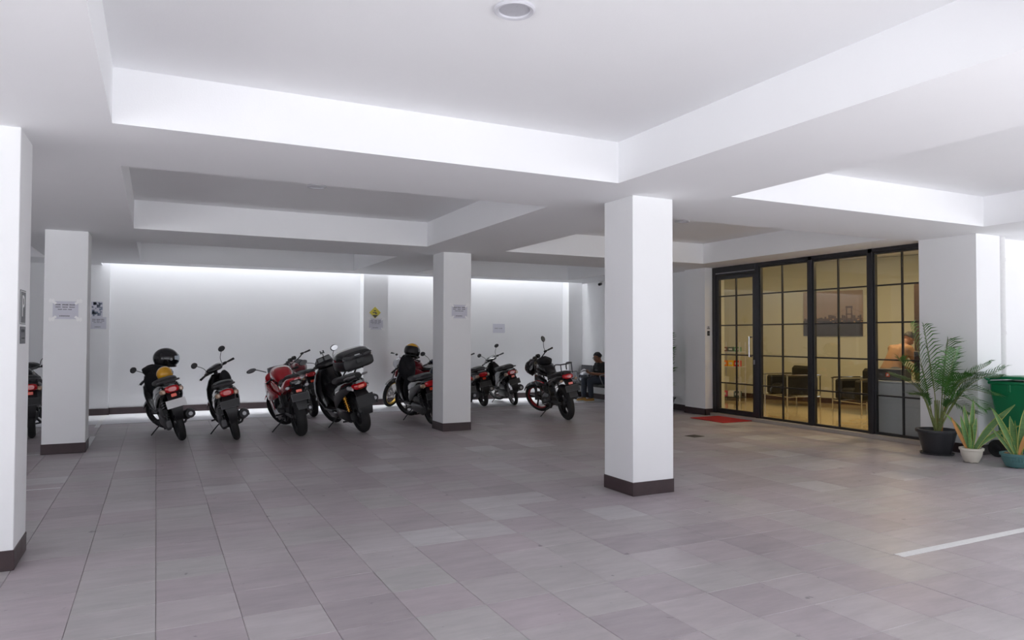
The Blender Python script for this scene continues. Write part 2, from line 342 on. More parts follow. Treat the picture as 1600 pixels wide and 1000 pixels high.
# baseboards
def bb(name, *a): struct(B(*a), name, 'base')
bb('baseboard_back', -.775, 3.92, 15.18, 15.2, 0, .12); bb('baseboard_back_right', 4.45, 8.97, 15.18, 15.2, 0, .12)
bb('baseboard_pier_left', -1.24, -.775, 15.085, 15.1, 0, .12); bb('baseboard_pier_left_side', -.775, -.76, 15.085, 15.2, 0, .12)
bb('baseboard_pier_middle', 3.905, 4.465, 14.885, 14.9, 0, .12); bb('baseboard_pier_middle_left', 3.905, 3.92, 14.9, 15.2, 0, .12)
bb('baseboard_pier_middle_right', 4.45, 4.465, 14.9, 15.2, 0, .12)
bb('baseboard_far_left', -6, -1.24, 15.18, 15.2, 0, .12); bb('baseboard_left', -6, -5.985, 7.2, 15.2, 0, .12)
bb('baseboard_right', 9.335, 9.35, 10.92, 14.9, 0, .12); bb('baseboard_pier_back_right', 8.955, 9.35, 14.885, 14.9, 0, .12)
bb('baseboard_pier_door', 9.185, 9.2, 10.335, 10.935, 0, .12); bb('baseboard_pier_door_front', 9.185, 9.42, 10.335, 10.35, 0, .12)
bb('baseboard_pier_door_back', 9.185, 9.35, 10.92, 10.935, 0, .12)
bb('baseboard_pier_right', 9.135, 9.15, 5.355, 6.1, 0, .12); bb('baseboard_pier_right_front', 9.135, 9.65, 5.355, 5.37, 0, .12)
bb('baseboard_front_right', 9.65, 14, 5.485, 5.5, 0, .12)
# ground outside the open front
struct(B(-30, 40, -30, .1, -.3, -.02), 'floor_forecourt', 'ground')
struct(B(14, 40, .1, 20, -.3, -.02), 'floor_side', 'ground'); struct(B(-30, -6, .1, 20, -.3, -.02), 'floor_side_left', 'ground')
# floor of slate tiles
floor = struct(B(-6, 14, .1, 13.55, -.3, -.006), 'floor', 'grout')
def tile_mesh(w, d, e=.0025, z=0, mb=None, cx=0, cy=0):
    mb = mb or MB(); a, b = w/2-.0005, d/2-.0005
    mb.add([(cx-a, cy-b, -.008), (cx+a, cy-b, -.008), (cx+a, cy+b, -.008), (cx-a, cy+b, -.008), (cx-a, cy-b, z-e), (cx+a, cy-b, z-e), (cx+a, cy+b, z-e), (cx-a, cy+b, z-e),
            (cx-a+e, cy-b+e, z), (cx+a-e, cy-b+e, z), (cx+a-e, cy+b-e, z), (cx-a+e, cy+b-e, z)],
           [(8, 9, 10, 11), (0, 1, 5, 4), (1, 2, 6, 5), (2, 3, 7, 6), (3, 0, 4, 7), (4, 5, 9, 8), (5, 6, 10, 9), (6, 7, 11, 10), (7, 4, 8, 11)]); return mb
inv = cam.matrix_world.inverted(); cand = []
for i in range(-16, 36):
    for j in range(-8, 28):
        x = .017+(i+.5)*.401; y = 3.165+(j+.5)*.396
        if y > 13.5 or x < -5.9 or x > 13.8 or y < .25: continue
        if x > 9.3 and y > 5.4: continue
        p = inv @ Vector((x, y, 0)); vis = False
        if p.z < -.3:
            u = 800+1115*p.x/-p.z; v = 500-1115*p.y/-p.z; vis = -60 < u < 1660 and v < 1060
        cand.append((0 if vis else 1, p.length, x, y))
cand.sort(); rnd = random.Random(3)
tms = [tile_mesh(.4, .395, z=z).mesh('tile', 'tile', 0) for z in (-.001, -.0004, 0, .0006)]
far = MB()
for k, (v, _, x, y) in enumerate(cand):
    if v == 0 and k < 300:
        o = bpy.data.objects.new('tile', tms[rnd.randrange(4)]); COL.objects.link(o); o.parent = floor; o.location = (x, y, 0)
    else: tile_mesh(.4, .395, z=rnd.uniform(-.001, .0006), mb=far, cx=x, cy=y)
far.build('tile', 'tile', floor, 0, kind='stuff')
struct(B(-6, 9.35, 13.55, 15.2, -.3, -.001), 'floor_back_strip', 'pale')
# painted lines
def line(x0, x1, y0, y1, label, cat='marking'):
    cx, cy = (x0+x1)/2, (y0+y1)/2
    tag(B(x0-cx, x1-cx, y0-cy, y1-cy, 0, .0018).build('painted_line', 'line', None, 0, loc=(cx, cy, .0006)), label, cat)
line(4.45, 7.6, 3.10, 3.17, 'wide white line painted on the floor at lower right')
line(5.2, 8.4, 12.76, 12.80, 'thin white line on the floor behind the red-rimmed motorcycle')
line(-.83, -.765, 10.86, 11.95, 'short white line beside the column with the notice')
line(-.86, -.79, 13.1, 15.05, 'white line segment running up to the back wall')
line(-3.6, -.8, 8.04, 8.075, 'thin white line crossing the floor between the two left columns')
line(-3.6, -1.25, 10.39, 10.43, 'white line meeting the left column with the notice')
line(-1.82, -1.75, 13.7, 15.1, 'white line on the floor beside the leftmost scooter')
# drain, ceiling lamps, pipe
t = thing('floor_drain', 'small dark square drain grate in the slate floor', 'drain', (7.1, 8.22, .001), .1)
B(-.1, .1, -.1, .1, 0, .004).build('frame', 'iron', t, 0)
for k in range(7): B(-.08, .08, -.084+k*.026, -.072+k*.026, .004, .007).build('bar', 'iron', t, 0)
for x, y, l in ((1.6, 3.19, 'round recessed ceiling lamp at the top centre, nearest to the viewer'), (1.56, 7.96, 'round ceiling lamp in the second ceiling bay above the bikes'), (6.68, 7.98, 'round ceiling lamp in the bay right of the big column')):
    t = thing('ceiling_lamp', l, 'lamp', (x, y, ZC), group='recessed ceiling lamps')
    MB().lathe([(.078, -.001), (.105, -.001), (.105, -.012), (.098, -.018), (.082, -.014)], n=32, closed=True).build('trim_ring', 'lamp', t)
    MB().lathe([(0, -.008), (.078, -.006), (.084, 0)], n=32).build('lens', 'lampg', t)
t = thing('wall_pipe', 'white round drain pipe running down the right wall', 'pipe', (9.83, 5.455, 0))
MB().lathe([(0, 0), (.045, 0), (.045, 2.76), (0, 2.76)], n=18).build('pipe', 'pipe', t)
for z in (.5, 1.5, 2.45): MB().lathe([(.044, z), (.052, z), (.052, z+.04), (.044, z+.04)], n=18).build('clamp', 'pipe', t)
t = thing('wall_socket', 'small white switch plate with black button on the pier beside the door', 'switch', (9.2, 10.6, 1.5)); t.location = (9.28, 10.35, 1.53)
B(-.028, .028, -.012, 0, -.045, .045, .003).build('plate', 'black', t, 0); B(-.012, .012, -.016, -.011, -.02, .02).build('button', 'grey', t, 0)
t = thing('push_sign', 'tiny black and white sign above the switch beside the door', 'sign', (9.28, 10.35, 1.635))
B(-.035, .035, -.004, 0, -.03, .03).build('plate', 'paper', t, 0); B(-.03, .03, -.006, -.003, -.022, -.008).build('print', 'ink', t, 0); B(-.01, .01, -.006, -.003, .002, .022).build('print', 'ink', t, 0)
t = thing('security_camera', 'small black dome security camera under the soffit by the right wall', 'camera', (9.3, 14.0, 2.7))
B(-.03, .04, -.03, .03, .03, .06, .005).build('bracket', 'white', t, 0); MB().tube([(0, 0, 0), (-.09, -.07, -.02)], .032, 12, 0).build('body', 'black', t)
MB().lathe([(0, -.006), (.02, -.004), (.022, 0)], c=(-.095, -.075, -.02), n=12).build('lens', 'gloss', t)
# ---------------- notices
def words(parent, x0, x1, z, h, n, y=-.0016, seed=0):
    r = random.Random(seed); c = x0; W_ = (x1-x0)/n
    m_ = MB()
    for k in range(n):
        w = W_*r.uniform(.7, .9); q = c
        while q < c+w:
            l = r.uniform(.006, .011); m_.box(q, min(q+l, c+w), y, -.0002, z-h/2*r.uniform(.7, 1), z+h/2*r.uniform(.7, 1)); q += l+.003
        c += W_
    m_.build('text_line', 'ink', parent, 0, kind='stuff')
def notice(loc, rotz, w, h, label, tape=True, seed=1, big=True, tapes='tape'):
    t = thing('paper_notice', label, 'notice', loc, rotz, 'paper notices')
    B(-w/2, w/2, -.001, 0, -h/2, h/2).build('sheet', 'paper', t, 0)
    if big:
        words(t, -w*.40, w*.42, h*.30, .016, 3, seed=seed); words(t, -w*.40, w*.42, h*.17, .013, 3, seed=seed+1)
        words(t, -w*.30, w*.30, h*.04, .011, 3, seed=seed+2); words(t, -w*.24, w*.24, -h*.33, .012, 1, seed=seed+3)
    else: words(t, -w*.36, w*.36, 0, .012, 2, seed=seed)
    if tape:
        for sx in (-1, 1):
            for sz in (-1, 1):
                T = Matrix.Translation((sx*w*.5, -.002, sz*h*.48)) @ Matrix.Rotation(R_(-sx*sz*38), 4, 'Y')
                MB(T).box(-.045, .045, -.0008, 0, -.014, .014).build('tape_strip', 'wtape' if tapes == 'white' else 'tape', t, 0)
                T = Matrix.Translation((sx*w*.54, -.0035, sz*h*.52)) @ Matrix.Rotation(R_(sx*sz*25), 4, 'Y')
                MB(T).box(-.03, .03, -.0008, 0, -.014, .014).build('tape_strip', 'wtape' if tapes == 'white' else 'tape', t, 0)
notice((-1.007, 10.366, 1.77), 0, .27, .22, 'paper notice with white tape corners on the left column', seed=3, tapes='white')
notice((-.95, 15.099, 1.69), 0, .25, .22, 'paper notice below a picture sheet on the far left pier', tape=False, seed=9)
notice((4.19, 14.899, 1.72), 0, .30, .23, 'paper notice under the yellow diamond sign on the back pier', seed=14)
notice((4.215, 10.286, 1.845), 0, .26, .21, 'paper notice taped on the column between the motorbikes', seed=20)
notice((7.23, 15.199, 1.655), 0, .31, .21, 'small grey paper notice alone on the bare back wall', tape=False, seed=30, big=False)
t = thing('picture_sheet', 'blue-grey picture sheet stuck on the far left pier above a notice', 'poster', (-.975, 15.099, 1.94))
B(-.09, .09, -.001, 0, -.14, .14).build('sheet', 'paper', t, 0)
r = random.Random(5); m = MB()
for k in range(26):
    cx, cz = r.uniform(-.075, .075), r.uniform(-.12, .12); a = r.uniform(.008, .028); b = r.uniform(.008, .03)
    m.box(max(-.085, cx-a), min(.085, cx+a), -.0016, -.0005, max(-.135, cz-b), min(.135, cz+b))
m.build('print', mat('print_blue_grey', (.2, .24, .32), .6, var=.5, scale=30), t, 0)
t = thing('diamond_sign', 'yellow diamond warning sign stuck on the back pier', 'sign', (4.167, 14.898, 1.965))
T = Matrix.Rotation(R_(45), 4, 'Y')
MB(T).box(-.088, .088, -.003, 0, -.088, .088).build('plate', 'syel', t, 0)
mm = MB(); mm.add([(-.06, -.0045, -.05), (.06, -.0045, -.05), (0, -.0045, -.112), (-.06, -.003, -.05), (.06, -.003, -.05), (0, -.003, -.112)], [(0, 1, 2), (3, 5, 4), (0, 3, 4, 1), (1, 4, 5, 2), (2, 5, 3, 0)]); mm.build('black_corner', 'ink', t, 0)
mm = MB(); mm.box(-.03, .02, -.0045, -.003, .03, .05); mm.box(-.05, .03, -.0045, -.003, -.01, .01); mm.box(.0, .045, -.0045, -.003, -.03, -.012); mm.build('symbol', 'ink', t, 0)
# parking plate on the left column (x = -.775 face)
t = thing('parking_plate', 'dark parking plate with a white letter P on the left column', 'sign', (-.7745, 5.535, 1.63), R_(90))
B(-.105, .105, -.003, 0, -.105, .115).build('plate', 'sign', t, 0); 
mm = MB()
for a in ((-.098, .098, -.0045, -.003, .104, .108), (-.098, .098, -.0045, -.003, -.1, -.096), (-.1, -.096, -.0045, -.003, -.1, .108), (.096, .1, -.0045, -.003, -.1, .108)): mm.box(*a)
mm.build('border', 'white', t, 0)
fc = bpy.data.curves.new('letter_p', 'FONT'); fc.body = 'P'; fc.size = .21; fc.extrude = .001; fc.align_x = 'CENTER'; fc.align_y = 'CENTER'
def text_part(body, size, loc, parent, m_, ext=.0008, name='lettering', rx=90):
    fc = bpy.data.curves.new(name, 'FONT'); fc.body = body; fc.size = size; fc.extrude = ext; fc.align_x = 'CENTER'; fc.align_y = 'CENTER'
    tmp = bpy.data.objects.new(name, fc); COL.objects.link(tmp)
    me = bpy.data.meshes.new_from_object(tmp.evaluated_get(bpy.context.evaluated_depsgraph_get())); bpy.data.objects.remove(tmp)
    me.materials.clear(); me.materials.append(MT[m_]); o = bpy.data.objects.new(name, me); COL.objects.link(o); o.parent = parent; o.location = loc; o.rotation_euler = (R_(rx), 0, 0); return o
text_part('P', .2, (0, -.004, .005), t, 'white')
t = thing('small_plate', 'small dark plate with fine print below the parking plate', 'sign', (-.7745, 5.545, 1.455), R_(90))
B(-.1, .1, -.003, 0, -.055, .055).build('plate', 'sign', t, 0)
words(t, -.07, .07, .028, .02, 2, y=-.0045, seed=2); B(-.08, .08, -.0045, -.003, -.035, -.006).build('pale_panel', 'grey', t, 0); words(t, -.06, .06, -.02, .01, 3, y=-.0055, seed=4)

# ------------------------------------------------------------------ glass front of the office
struct(B(9.3, 9.62, 6.12, 10.35, -.2, .05), 'trim_1', 'kerb')
XG = 9.42; zrow = [.16, .616, 1.137, 1.675, 2.214, 2.68]
def glazed(name, y0, y1, ym, fr, z0, z1, rows, label=None, handle=False):
    """y0<y1; frame of width fr around, one mullion at ym, bars at rows"""
    t = bpy.data.objects.new(name, None); COL.objects.link(t); t.location = (XG, (y0+y1)/2, 0); t['kind'] = 'structure'
    c = (y0+y1)/2; d = .03
    for nm, a in (('frame_stile', (y0, y0+fr, z0, z1)), ('frame_stile', (y1-fr, y1, z0, z1)), ('frame_rail', (y0+fr, y1-fr, z1-fr, z1)), ('frame_rail', (y0+fr, y1-fr, z0, z0+fr*1.15))):
        B(-d, d, a[0]-c, a[1]-c, a[2], a[3], .003).build(nm, 'frame', t, 0)
    zz = [z0+fr*1.15]+rows+[z1-fr]
    B(-.014, .014, ym-.011-c, ym+.011-c, zz[0], zz[-1]).build('muntin', 'frame', t, 0)
    for z in rows:
        for a, b in ((y0+fr, ym-.011), (ym+.011, y1-fr)): B(-.014, .014, a-c, b-c, z-.011, z+.011).build('muntin', 'frame', t, 0)
    for i in range(len(zz)-1):
        for a, b in ((y0+fr, ym), (ym, y1-fr)): B(-.003, .003, a-c, b-c, zz[i], zz[i+1]).build('pane', 'pane', t, 0)
    return t
rows = zrow[1:5]
d = glazed('door_1', 9.275, 10.262, 9.768, .075, .055, 2.60, rows)
MB().tube([(-.03, -.40, 1.12), (-.09, -.40, 1.12), (-.095, -.40, 1.14), (-.095, -.40, 1.44), (-.09, -.40, 1.46), (-.03, -.40, 1.46)], .013, 10, 3).build('handle', 'chrome', d)
B(-.036, -.029, -.47, -.44, .98, 1.06, .002).build('lock', 'silver', d, 0)
glazed('window_1', 8.14, 9.19, 8.70, .03, .05, 2.70, rows)
glazed('window_2', 7.06, 8.065, 7.60, .03, .05, 2.70, rows)
glazed('window_3', 6.12, 6.985, 6.546, .03, .05, 2.70, rows)
fr = bpy.data.objects.new('trim_2', None); COL.objects.link(fr); fr['kind'] = 'structure'; fr.location = (XG, 8.2, 0)
for nm, a in (('post', (10.262, 10.35, .05, 2.76)), ('post', (9.19, 9.275, .05, 2.76)), ('post', (8.065, 8.14, .05, 2.76)), ('post', (6.985, 7.06, .05, 2.76)),
              ('head_rail', (6.12, 9.19, 2.70, 2.76)), ('head_rail', (9.275, 10.262, 2.605, 2.76))):
    B(-.045, .045, a[0]-8.2, a[1]-8.2, a[2], a[3], .003).build(nm, 'frame', fr, 0)
B(-.052, -.044, 1.08, 2.05, 2.635, 2.65).build('door_closer_rail', 'silver', fr, 0)
# ------------------------------------------------------------------ office
wd = Vector((.31, -.95, 0)).normalized(); wn_ = Vector((-wd.y*-1, 0, 0))
P0 = Vector((12.45, 12.15, 0)); ang = math.atan2(wd.y, wd.x)      # wall line P0 + s*wd
Tw = Matrix.Translation(P0) @ Matrix.Rotation(ang, 4, 'Z')         # local x along the wall, local +y = away from the room
struct(B(9.5, 14, 6.0, 14, -.2, .05), 'floor_office', 'ofloor')
struct(MB(Tw).box(-2.2, 6.5, 0, .2, 0, 3.1), 'wall_office_back', 'cream')
struct(MB(Tw).box(-2.2, 6.5, -.012, 0, .05, .16), 'baseboard_office', 'maroond')
struct(B(9.5, 14, 13.4, 13.6, 0, 3.1), 'wall_office_left', 'cream')
struct(B(9.501, 9.53, 10.9, 13.4, 0, 2.76), 'wall_office_side', 'cream')
struct(B(9.5, 9.72, 10.40, 10.92, .05, 2.76), 'trim_3', 'cream')
struct(B(10.2, 14, 6.001, 6.24, .05, 3.1), 'wall_office_right', 'cream')
for k, (x, y) in enumerate(((10.3, 7.3), (11.2, 8.3), (10.6, 10.9))):
    t = thing('office_downlight', ['warm round downlight in the office ceiling over the counter', 'warm round downlight in the office ceiling over the armchairs', 'warm round downlight in the office ceiling behind the door'][k], 'lamp', (x, y, ZC))
    MB().lathe([(.09, 0), (.11, 0), (.11, -.012), (.09, -.01)], n=20, closed=True).build('trim_ring', 'lamp', t); MB().lathe([(0, -.004), (.09, -.003)], n=20).build('lens', 'olamp', t)
    ld = bpy.data.lights.new('office_light', 'AREA'); ld.shape = 'DISK'; ld.size = .25; ld.energy = (34, 30, 12)[k]; ld.color = (1, .74, .42)
    lo_ = bpy.data.objects.new('office_light', ld); COL.objects.link(lo_); lo_.location = (x, y, 3.08)
# bridge picture on the office wall
def on_wall(s, z, off=-.0): return Tw @ Vector((s, off, z))
pic = thing('wall_picture', 'framed dusk picture of a suspension bridge on the office wall', 'picture', on_wall(1.63, 1.52, -.004), ang)
B(-.62, .62, -.03, 0, -.03, .93, .004).build('canvas', mat('dusk_sky', (.34, .25, .20), .5, var=.12, scale=1.5, aniso=(1, 1, 3)), pic, 0)
B(-.62, .62, -.032, -.03, -.03, .30).build('dark_water', mat('night_water', (.055, .05, .06), .4, var=.3, scale=6, aniso=(1, 1, 5)), pic, 0)
mb_ = MB()
for k in range(30):
    r = random.Random(k+90); a = -.6+k*.04; mb_.box(a, a+.036, -.0335, -.0315, .30, .33+r.uniform(.0, .09))
mb_.build('skyline', mat('skyline', (.10, .07, .07), .6), pic, 0, kind='stuff')
mb_ = MB()
for x in (.30, .40): mb_.box(x-.012, x+.012, -.036, -.032, .22, .60)
mb_.box(.28, .42, -.036, -.032, .56, .60); mb_.box(.28, .42, -.036, -.032, .42, .44); mb_.build('bridge_tower', mat('bridge_iron', (.09, .05, .045), .6), pic, 0)
mb_ = MB(); mb_.box(-.1, .62, -.036, -.032, .335, .35)
mb_.tube([(.35, -.034, .60), (.1, -.034, .44), (-.1, -.034, .36)], .003, 4, 5); mb_.tube([(.35, -.034, .60), (.48, -.034, .52), (.62, -.034, .46)], .003, 4, 5)
mb_.build('bridge_cable', mat('bridge_deck', (.16, .10, .08), .6), pic, 0)
mb_ = MB(); r = random.Random(8)
for k in range(22): x = r.uniform(-.58, .58); z = r.uniform(.24, .36); mb_.box(x, x+r.uniform(.01, .05), -.0345, -.0335, z, z+.012)
mb_.build('city_lights', mat('city_glow', (.6, .34, .16), .6), pic, 0, kind='stuff')
# armchairs
def armchair(loc, rz, label):
    t = thing('armchair', label, 'armchair', loc, rz, 'office armchairs')     # local +y = forward
    w, dp = .36, .34; t.scale = (1.1, 1.1, 1.08)
    for sx in (-1, 1):
        MB().tube([(sx*w, -dp, .0), (sx*w, -dp, .56), (sx*w, -dp, .58), (sx*w, -dp+.03, .6), (sx*w, dp-.03, .6), (sx*w, dp, .58), (sx*w, dp, .56), (sx*w, dp, 0)], .014, 8, 2).build('chrome_frame', 'chrome', t)
        MB().tube([(sx*w, -dp, .2), (sx*w, dp, .2)], .011, 8, 0).build('side_rail', 'chrome', t)
        B(sx*.245-.085, sx*.245+.085, -.33, .33, .22, .58, .03).build('arm_cushion', 'leather', t)
    MB().tube([(-w, dp, .2), (w, dp, .2)], .011, 8, 0).build('front_rail', 'chrome', t)
    MB().tube([(-w, -dp, .6), (w, -dp, .6)], .012, 8, 0).build('back_rail', 'chrome', t)
    B(-.16, .16, -.16, .33, .24, .43, .03).build('seat', 'leather', t)
    B(-.30, .30, -.32, -.17, .24, .76, .05).build('backrest', 'leather', t)
armchair((11.75, 10.62, .05), R_(76), 'black leather armchair with chrome frame left of the bridge picture')
armchair((11.85, 9.02, .05), R_(76), 'black leather armchair with chrome frame below the bridge picture')
# reception counter with things on it
t = thing('reception_counter', 'white reception counter standing behind the right office panes', 'counter', (9.62, 6.7, .05))
B(0, .55, -.55, .50, 0, .74, .004).build('body', 'counter', t, 0); B(-.01, .56, -.56, .52, .745, .77, .003).build('worktop', 'counter', t, 0)
B(-.012, 0, -.54, -.04, .58, .72, .002).build('drawer', 'counter', t, 0); B(-.012, 0, -.54, -.04, .42, .565, .002).build('drawer', 'counter', t, 0); B(-.012, 0, -.54, -.04, .02, .41, .002).build('door_panel', 'counter', t, 0)
for z in (.66, .5): B(-.022, -.012, -.36, -.28, z-.008, z+.008).build('drawer_pull', 'frame', t, 0)
t = thing('storage_box', 'black box with a small red and white emblem on the counter', 'box', (9.84, 7.0, .82))
B(-.12, .12, -.21, .19, 0, .17, .006).build('body', 'dgrey', t, 0); B(-.124, -.12, -.03, .03, .055, .115).build('emblem', 'reflector', t, 0); B(-.127, -.124, -.014, .014, .07, .10).build('emblem_mark', 'white', t, 0)
t = thing('monitor', 'dark back of a computer monitor standing on the counter', 'monitor', (9.98, 6.56, .82), R_(4))
B(-.02, .02, -.24, .19, .12, .44, .01).build('screen_shell', 'dgrey', t, 0); B(-.012, .012, -.04, .04, 0, .14).build('neck', 'black', t, 0); B(-.09, .09, -.12, .12, 0, .015, .004).build('foot', 'black', t, 0)
t = thing('desk_cable', 'pale cable looping beside the black box on the counter', 'cable', (9.72, 7.24, .82)); MB().tube([(0, 0, .005), (-.02, .03, .06), (0, .02, .13), (.05, -.04, .16)], .006, 6, 5).build('cable', 'white', t)
t = thing('dark_cabinet', 'tall dark brown cabinet behind the person in the office', 'cabinet', (12.25, 7.72, .05), R_(0))
B(-.25, .3, -.35, .40, 0, 2.38, .006).build('body', 'wood', t, 0)
for a, b in ((-.34, .02), (.03, .39)):
    dd = B(-.27, -.25, a, b, .05, 2.33, .004).build('door', 'wood', t, 0); B(-.285, -.27, (.0 if a < 0 else .045), (.012 if a < 0 else .057), 1.0, 1.2).build('handle', 'silver', dd, 0)
# product shelf behind the door
sh = thing('product_shelf', 'narrow white shelf rack with goods seen through the door', 'shelf', (11.6, 12.15, .05), R_(20))
for z in (0.08, .40, .76, 1.09): B(-.15, .15, -.24, .24, z-.02, z, .002).build('shelf_board', 'counter' if z > .1 else 'frame', sh, 0)
for sx in (-.14, .14):
    for sy in (-.23, .23): B(sx-.01, sx+.01, sy-.01, sy+.01, 0, 1.3).build('post', 'counter', sh, 0)
cols = {'dark green': (.05, .09, .07), 'brown': (.18, .07, .05), 'bright red': (.7, .03, .03), 'orange': (.85, .25, .03), 'yellow': (.8, .5, .05), 'white': (.7, .7, .66), 'pale grey': (.5, .5, .48), 'pink': (.6, .1, .2), 'green': (.1, .3, .15)}
for z, sf, items in ((1.09, 'top shelf', ('brown', 'dark green', 'green')), (.76, 'second shelf', ('orange', 'yellow', 'bright red')), (.40, 'third shelf', ('white', 'pale grey')), (.08, 'bottom shelf', ('pink', 'white', 'dark green'))):
    for k, cn in enumerate(items):
        n_ = len(items); t = thing('carton', f'{cn} product carton on the {sf} behind the glass door', 'carton', sh.location+Matrix.Rotation(R_(20), 3, 'Z') @ Vector((-.06, .15-k*.3/max(1, n_-1), z+.001)), R_(20), f'cartons on the {sf}')
        mm_ = bpy.data.materials.get('carton_'+cn) or mat('carton_'+cn, cols[cn], .5, var=.1)
        h = .13 if z < 1 else .1; B(-.05, .05, -.065, .065, 0, h, .003).build('box', mm_, t, 0); B(-.052, -.05, -.04, .04, h*.3, h*.7).build('label_patch', 'paper', t, 0)
# door mat
t = thing('door_mat', 'red coir door mat lying at the glass door', 'mat', (8.98, 9.68, .0008), 0)
B(-.36, .30, -.42, .42, 0, .012, .004).build('pile', 'mat', t, 0)
# ------------------------------------------------------------------ two-wheelers: local +y = forward, +x = right, origin = rear tyre contact
def STEER(a): return Matrix.Rotation(a, 4, Vector((0, -.44, .9)).normalized())
def wheel(t, name, y, r, tw, style='cast', rim='black', steer=0, x=0, disc=True, n=5, tyre_label=None):
    rho = tw/2; R0 = r-rho
    m = MB(); prof = [(R0+rho*math.cos(a)*(1.0 if math.cos(a) > 0 else .75), rho*math.sin(a)) for a in [2*math.pi*k/12 for k in range(12)]]
    m.lathe(prof, axis='x', n=32, closed=True)
    w = m.build(name, 'tyre', t, 40, loc=(x, y, r), rot=STEER(steer).to_euler())
    ri = R0-rho*.55
    MB().lathe([(ri+.012, -rho*.7), (ri+.012, rho*.7), (ri-.018, rho*.55), (ri-.022, 0), (ri-.018, -rho*.55)], axis='x', n=32, closed=True).build('rim', rim, w, 40)
    MB().lathe([(0, -.045), (.03, -.045), (.045, -.02), (.045, .02), (.03, .045), (0, .045)], axis='x', n=16).build('hub', 'silver' if style == 'wire' else 'engine', w)
    if style == 'wire':
        m = MB()
        for k in range(18):
            a = 2*math.pi*k/18; b = a+.25*(1 if k % 2 else -1); sx = .03 if k % 2 else -.03
            m.tube([(sx, .04*math.cos(a), .04*math.sin(a)), (0, (ri-.01)*math.cos(b), (ri-.01)*math.sin(b))], .0028, 4, 0)
        m.build('wire_spoke', 'silver', w, 0, kind='stuff')
    else:
        for k in range(n):
            a = 2*math.pi*k/n+.3
            c, s_ = math.cos(a), math.sin(a); T = Matrix(((1, 0, 0, 0), (0, c, -s_, 0), (0, s_, c, 0), (0, 0, 0, 1)))
            MB(T).loft([(.03, 0, .022, .022), ((ri)*.5, 0, .013, .015), (ri-.012, 0, .018, .024)], 8, 3).build('spoke', rim if rim != 'redrim' else 'black', w)
    if disc:
        MB().lathe([(.05, .052), (.1, .052), (.1, .057), (.05, .057)], axis='x', n=24, closed=True).build('brake_disc', 'silver', w)
    return w
def fender(t, y, r, a0, a1, w, mt, name='front_fender', steer=0, drop=.035, cz=None):
    cz = (.29 if r < .4 else r) if cz is None else cz
    rg = []
    for k in range(11):
        a = R_(a0+(a1-a0)*k/10); c, s_ = math.cos(a), math.sin(a)
        rg.append([Vector((u*w, (r-drop*abs(u)**2)*c, (r-drop*abs(u)**2)*s_)) for u in (-1, -.7, -.35, 0, .35, .7, 1)]+[Vector((u*w*.94, (r-.006-drop*abs(u)**2)*c, (r-.006-drop*abs(u)**2)*s_)) for u in (1, .7, .35, 0, -.35, -.7, -1)])
    return MB().rings(rg, True).build(name, mt, t, 50, loc=(0, y, cz), rot=STEER(steer).to_euler())
def number_plate(t, y, z, w=.25, h=.11, face='plate', border='grey', tilt=12, marks=True, x=0, roll=0):
    T = Matrix.Translation((x, y, z)) @ Matrix.Rotation(R_(-tilt), 4, 'X') @ Matrix.Rotation(R_(roll), 4, 'Y')
    o = MB(T).box(-w/2, w/2, -.002, .002, -h/2, h/2, .002).build('number_plate', face, t, 0)
    if marks:
        m = MB(T)
        for a in ((-w/2+.004, w/2-.004, h/2-.007, h/2-.004), (-w/2+.004, w/2-.004, -h/2+.004, -h/2+.007), (-w/2+.004, -w/2+.007, -h/2+.007, h/2-.007), (w/2-.007, w/2-.004, -h/2+.007, h/2-.007)): m.box(a[0], a[1], -.0035, -.002, a[2], a[3])
        m.build('plate_border', border, o, 0)
    return o
def lean_z(x, lean): return -x*math.tan(lean)
def side_stand(t, y, z, lean, x=-.09, out=.2, fwd=.06):
    xt = x-out; tip = Vector((xt, y+fwd, lean_z(xt, lean)+.012))
    MB().tube([(x, y, z), ((x+xt)/2-.005, y+fwd*.6, (z+tip.z)/2), tuple(tip)], .009, 8, 3).build('side_stand', 'black', t)
def handlebar(t, y, z, w, rise=.03, back=.06, mt='black', grips=True, r=.011, steer=0, dz=0):
    piv = bpy.data.objects
    T = Matrix.Translation((0, y, z)) @ STEER(steer)
    h = MB(T).tube([(-w, -back, rise-.01), (-w*.62, -back*.6, rise), (-w*.28, 0, 0), (w*.28, 0, 0), (w*.62, -back*.6, rise), (w, -back, rise-.01)], r, 8, 3).build('handlebar', mt, t)
    for s in (-1, 1):
        MB(T).tube([(s*w*.70, -back*.7, rise-.003), (s*w*1.02, -back, rise-.01)], [.014, .016, .016, .018], 10, 0).build('grip', 'black', h)
        MB(T).tube([(s*w*.6, -back*.5+.03, rise), (s*w*.72, -back*.6+.055, rise-.005), (s*w*.98, -back+.06, rise-.02)], .005, 6, 3).build('brake_lever', 'silver', h)
        MB(T).box(s*w*.56-.025, s*w*.56+.025, -back*.5-.02, -back*.5+.03, rise-.02, rise+.02, .008).build('switch_box', 'black', h)
    return h, T
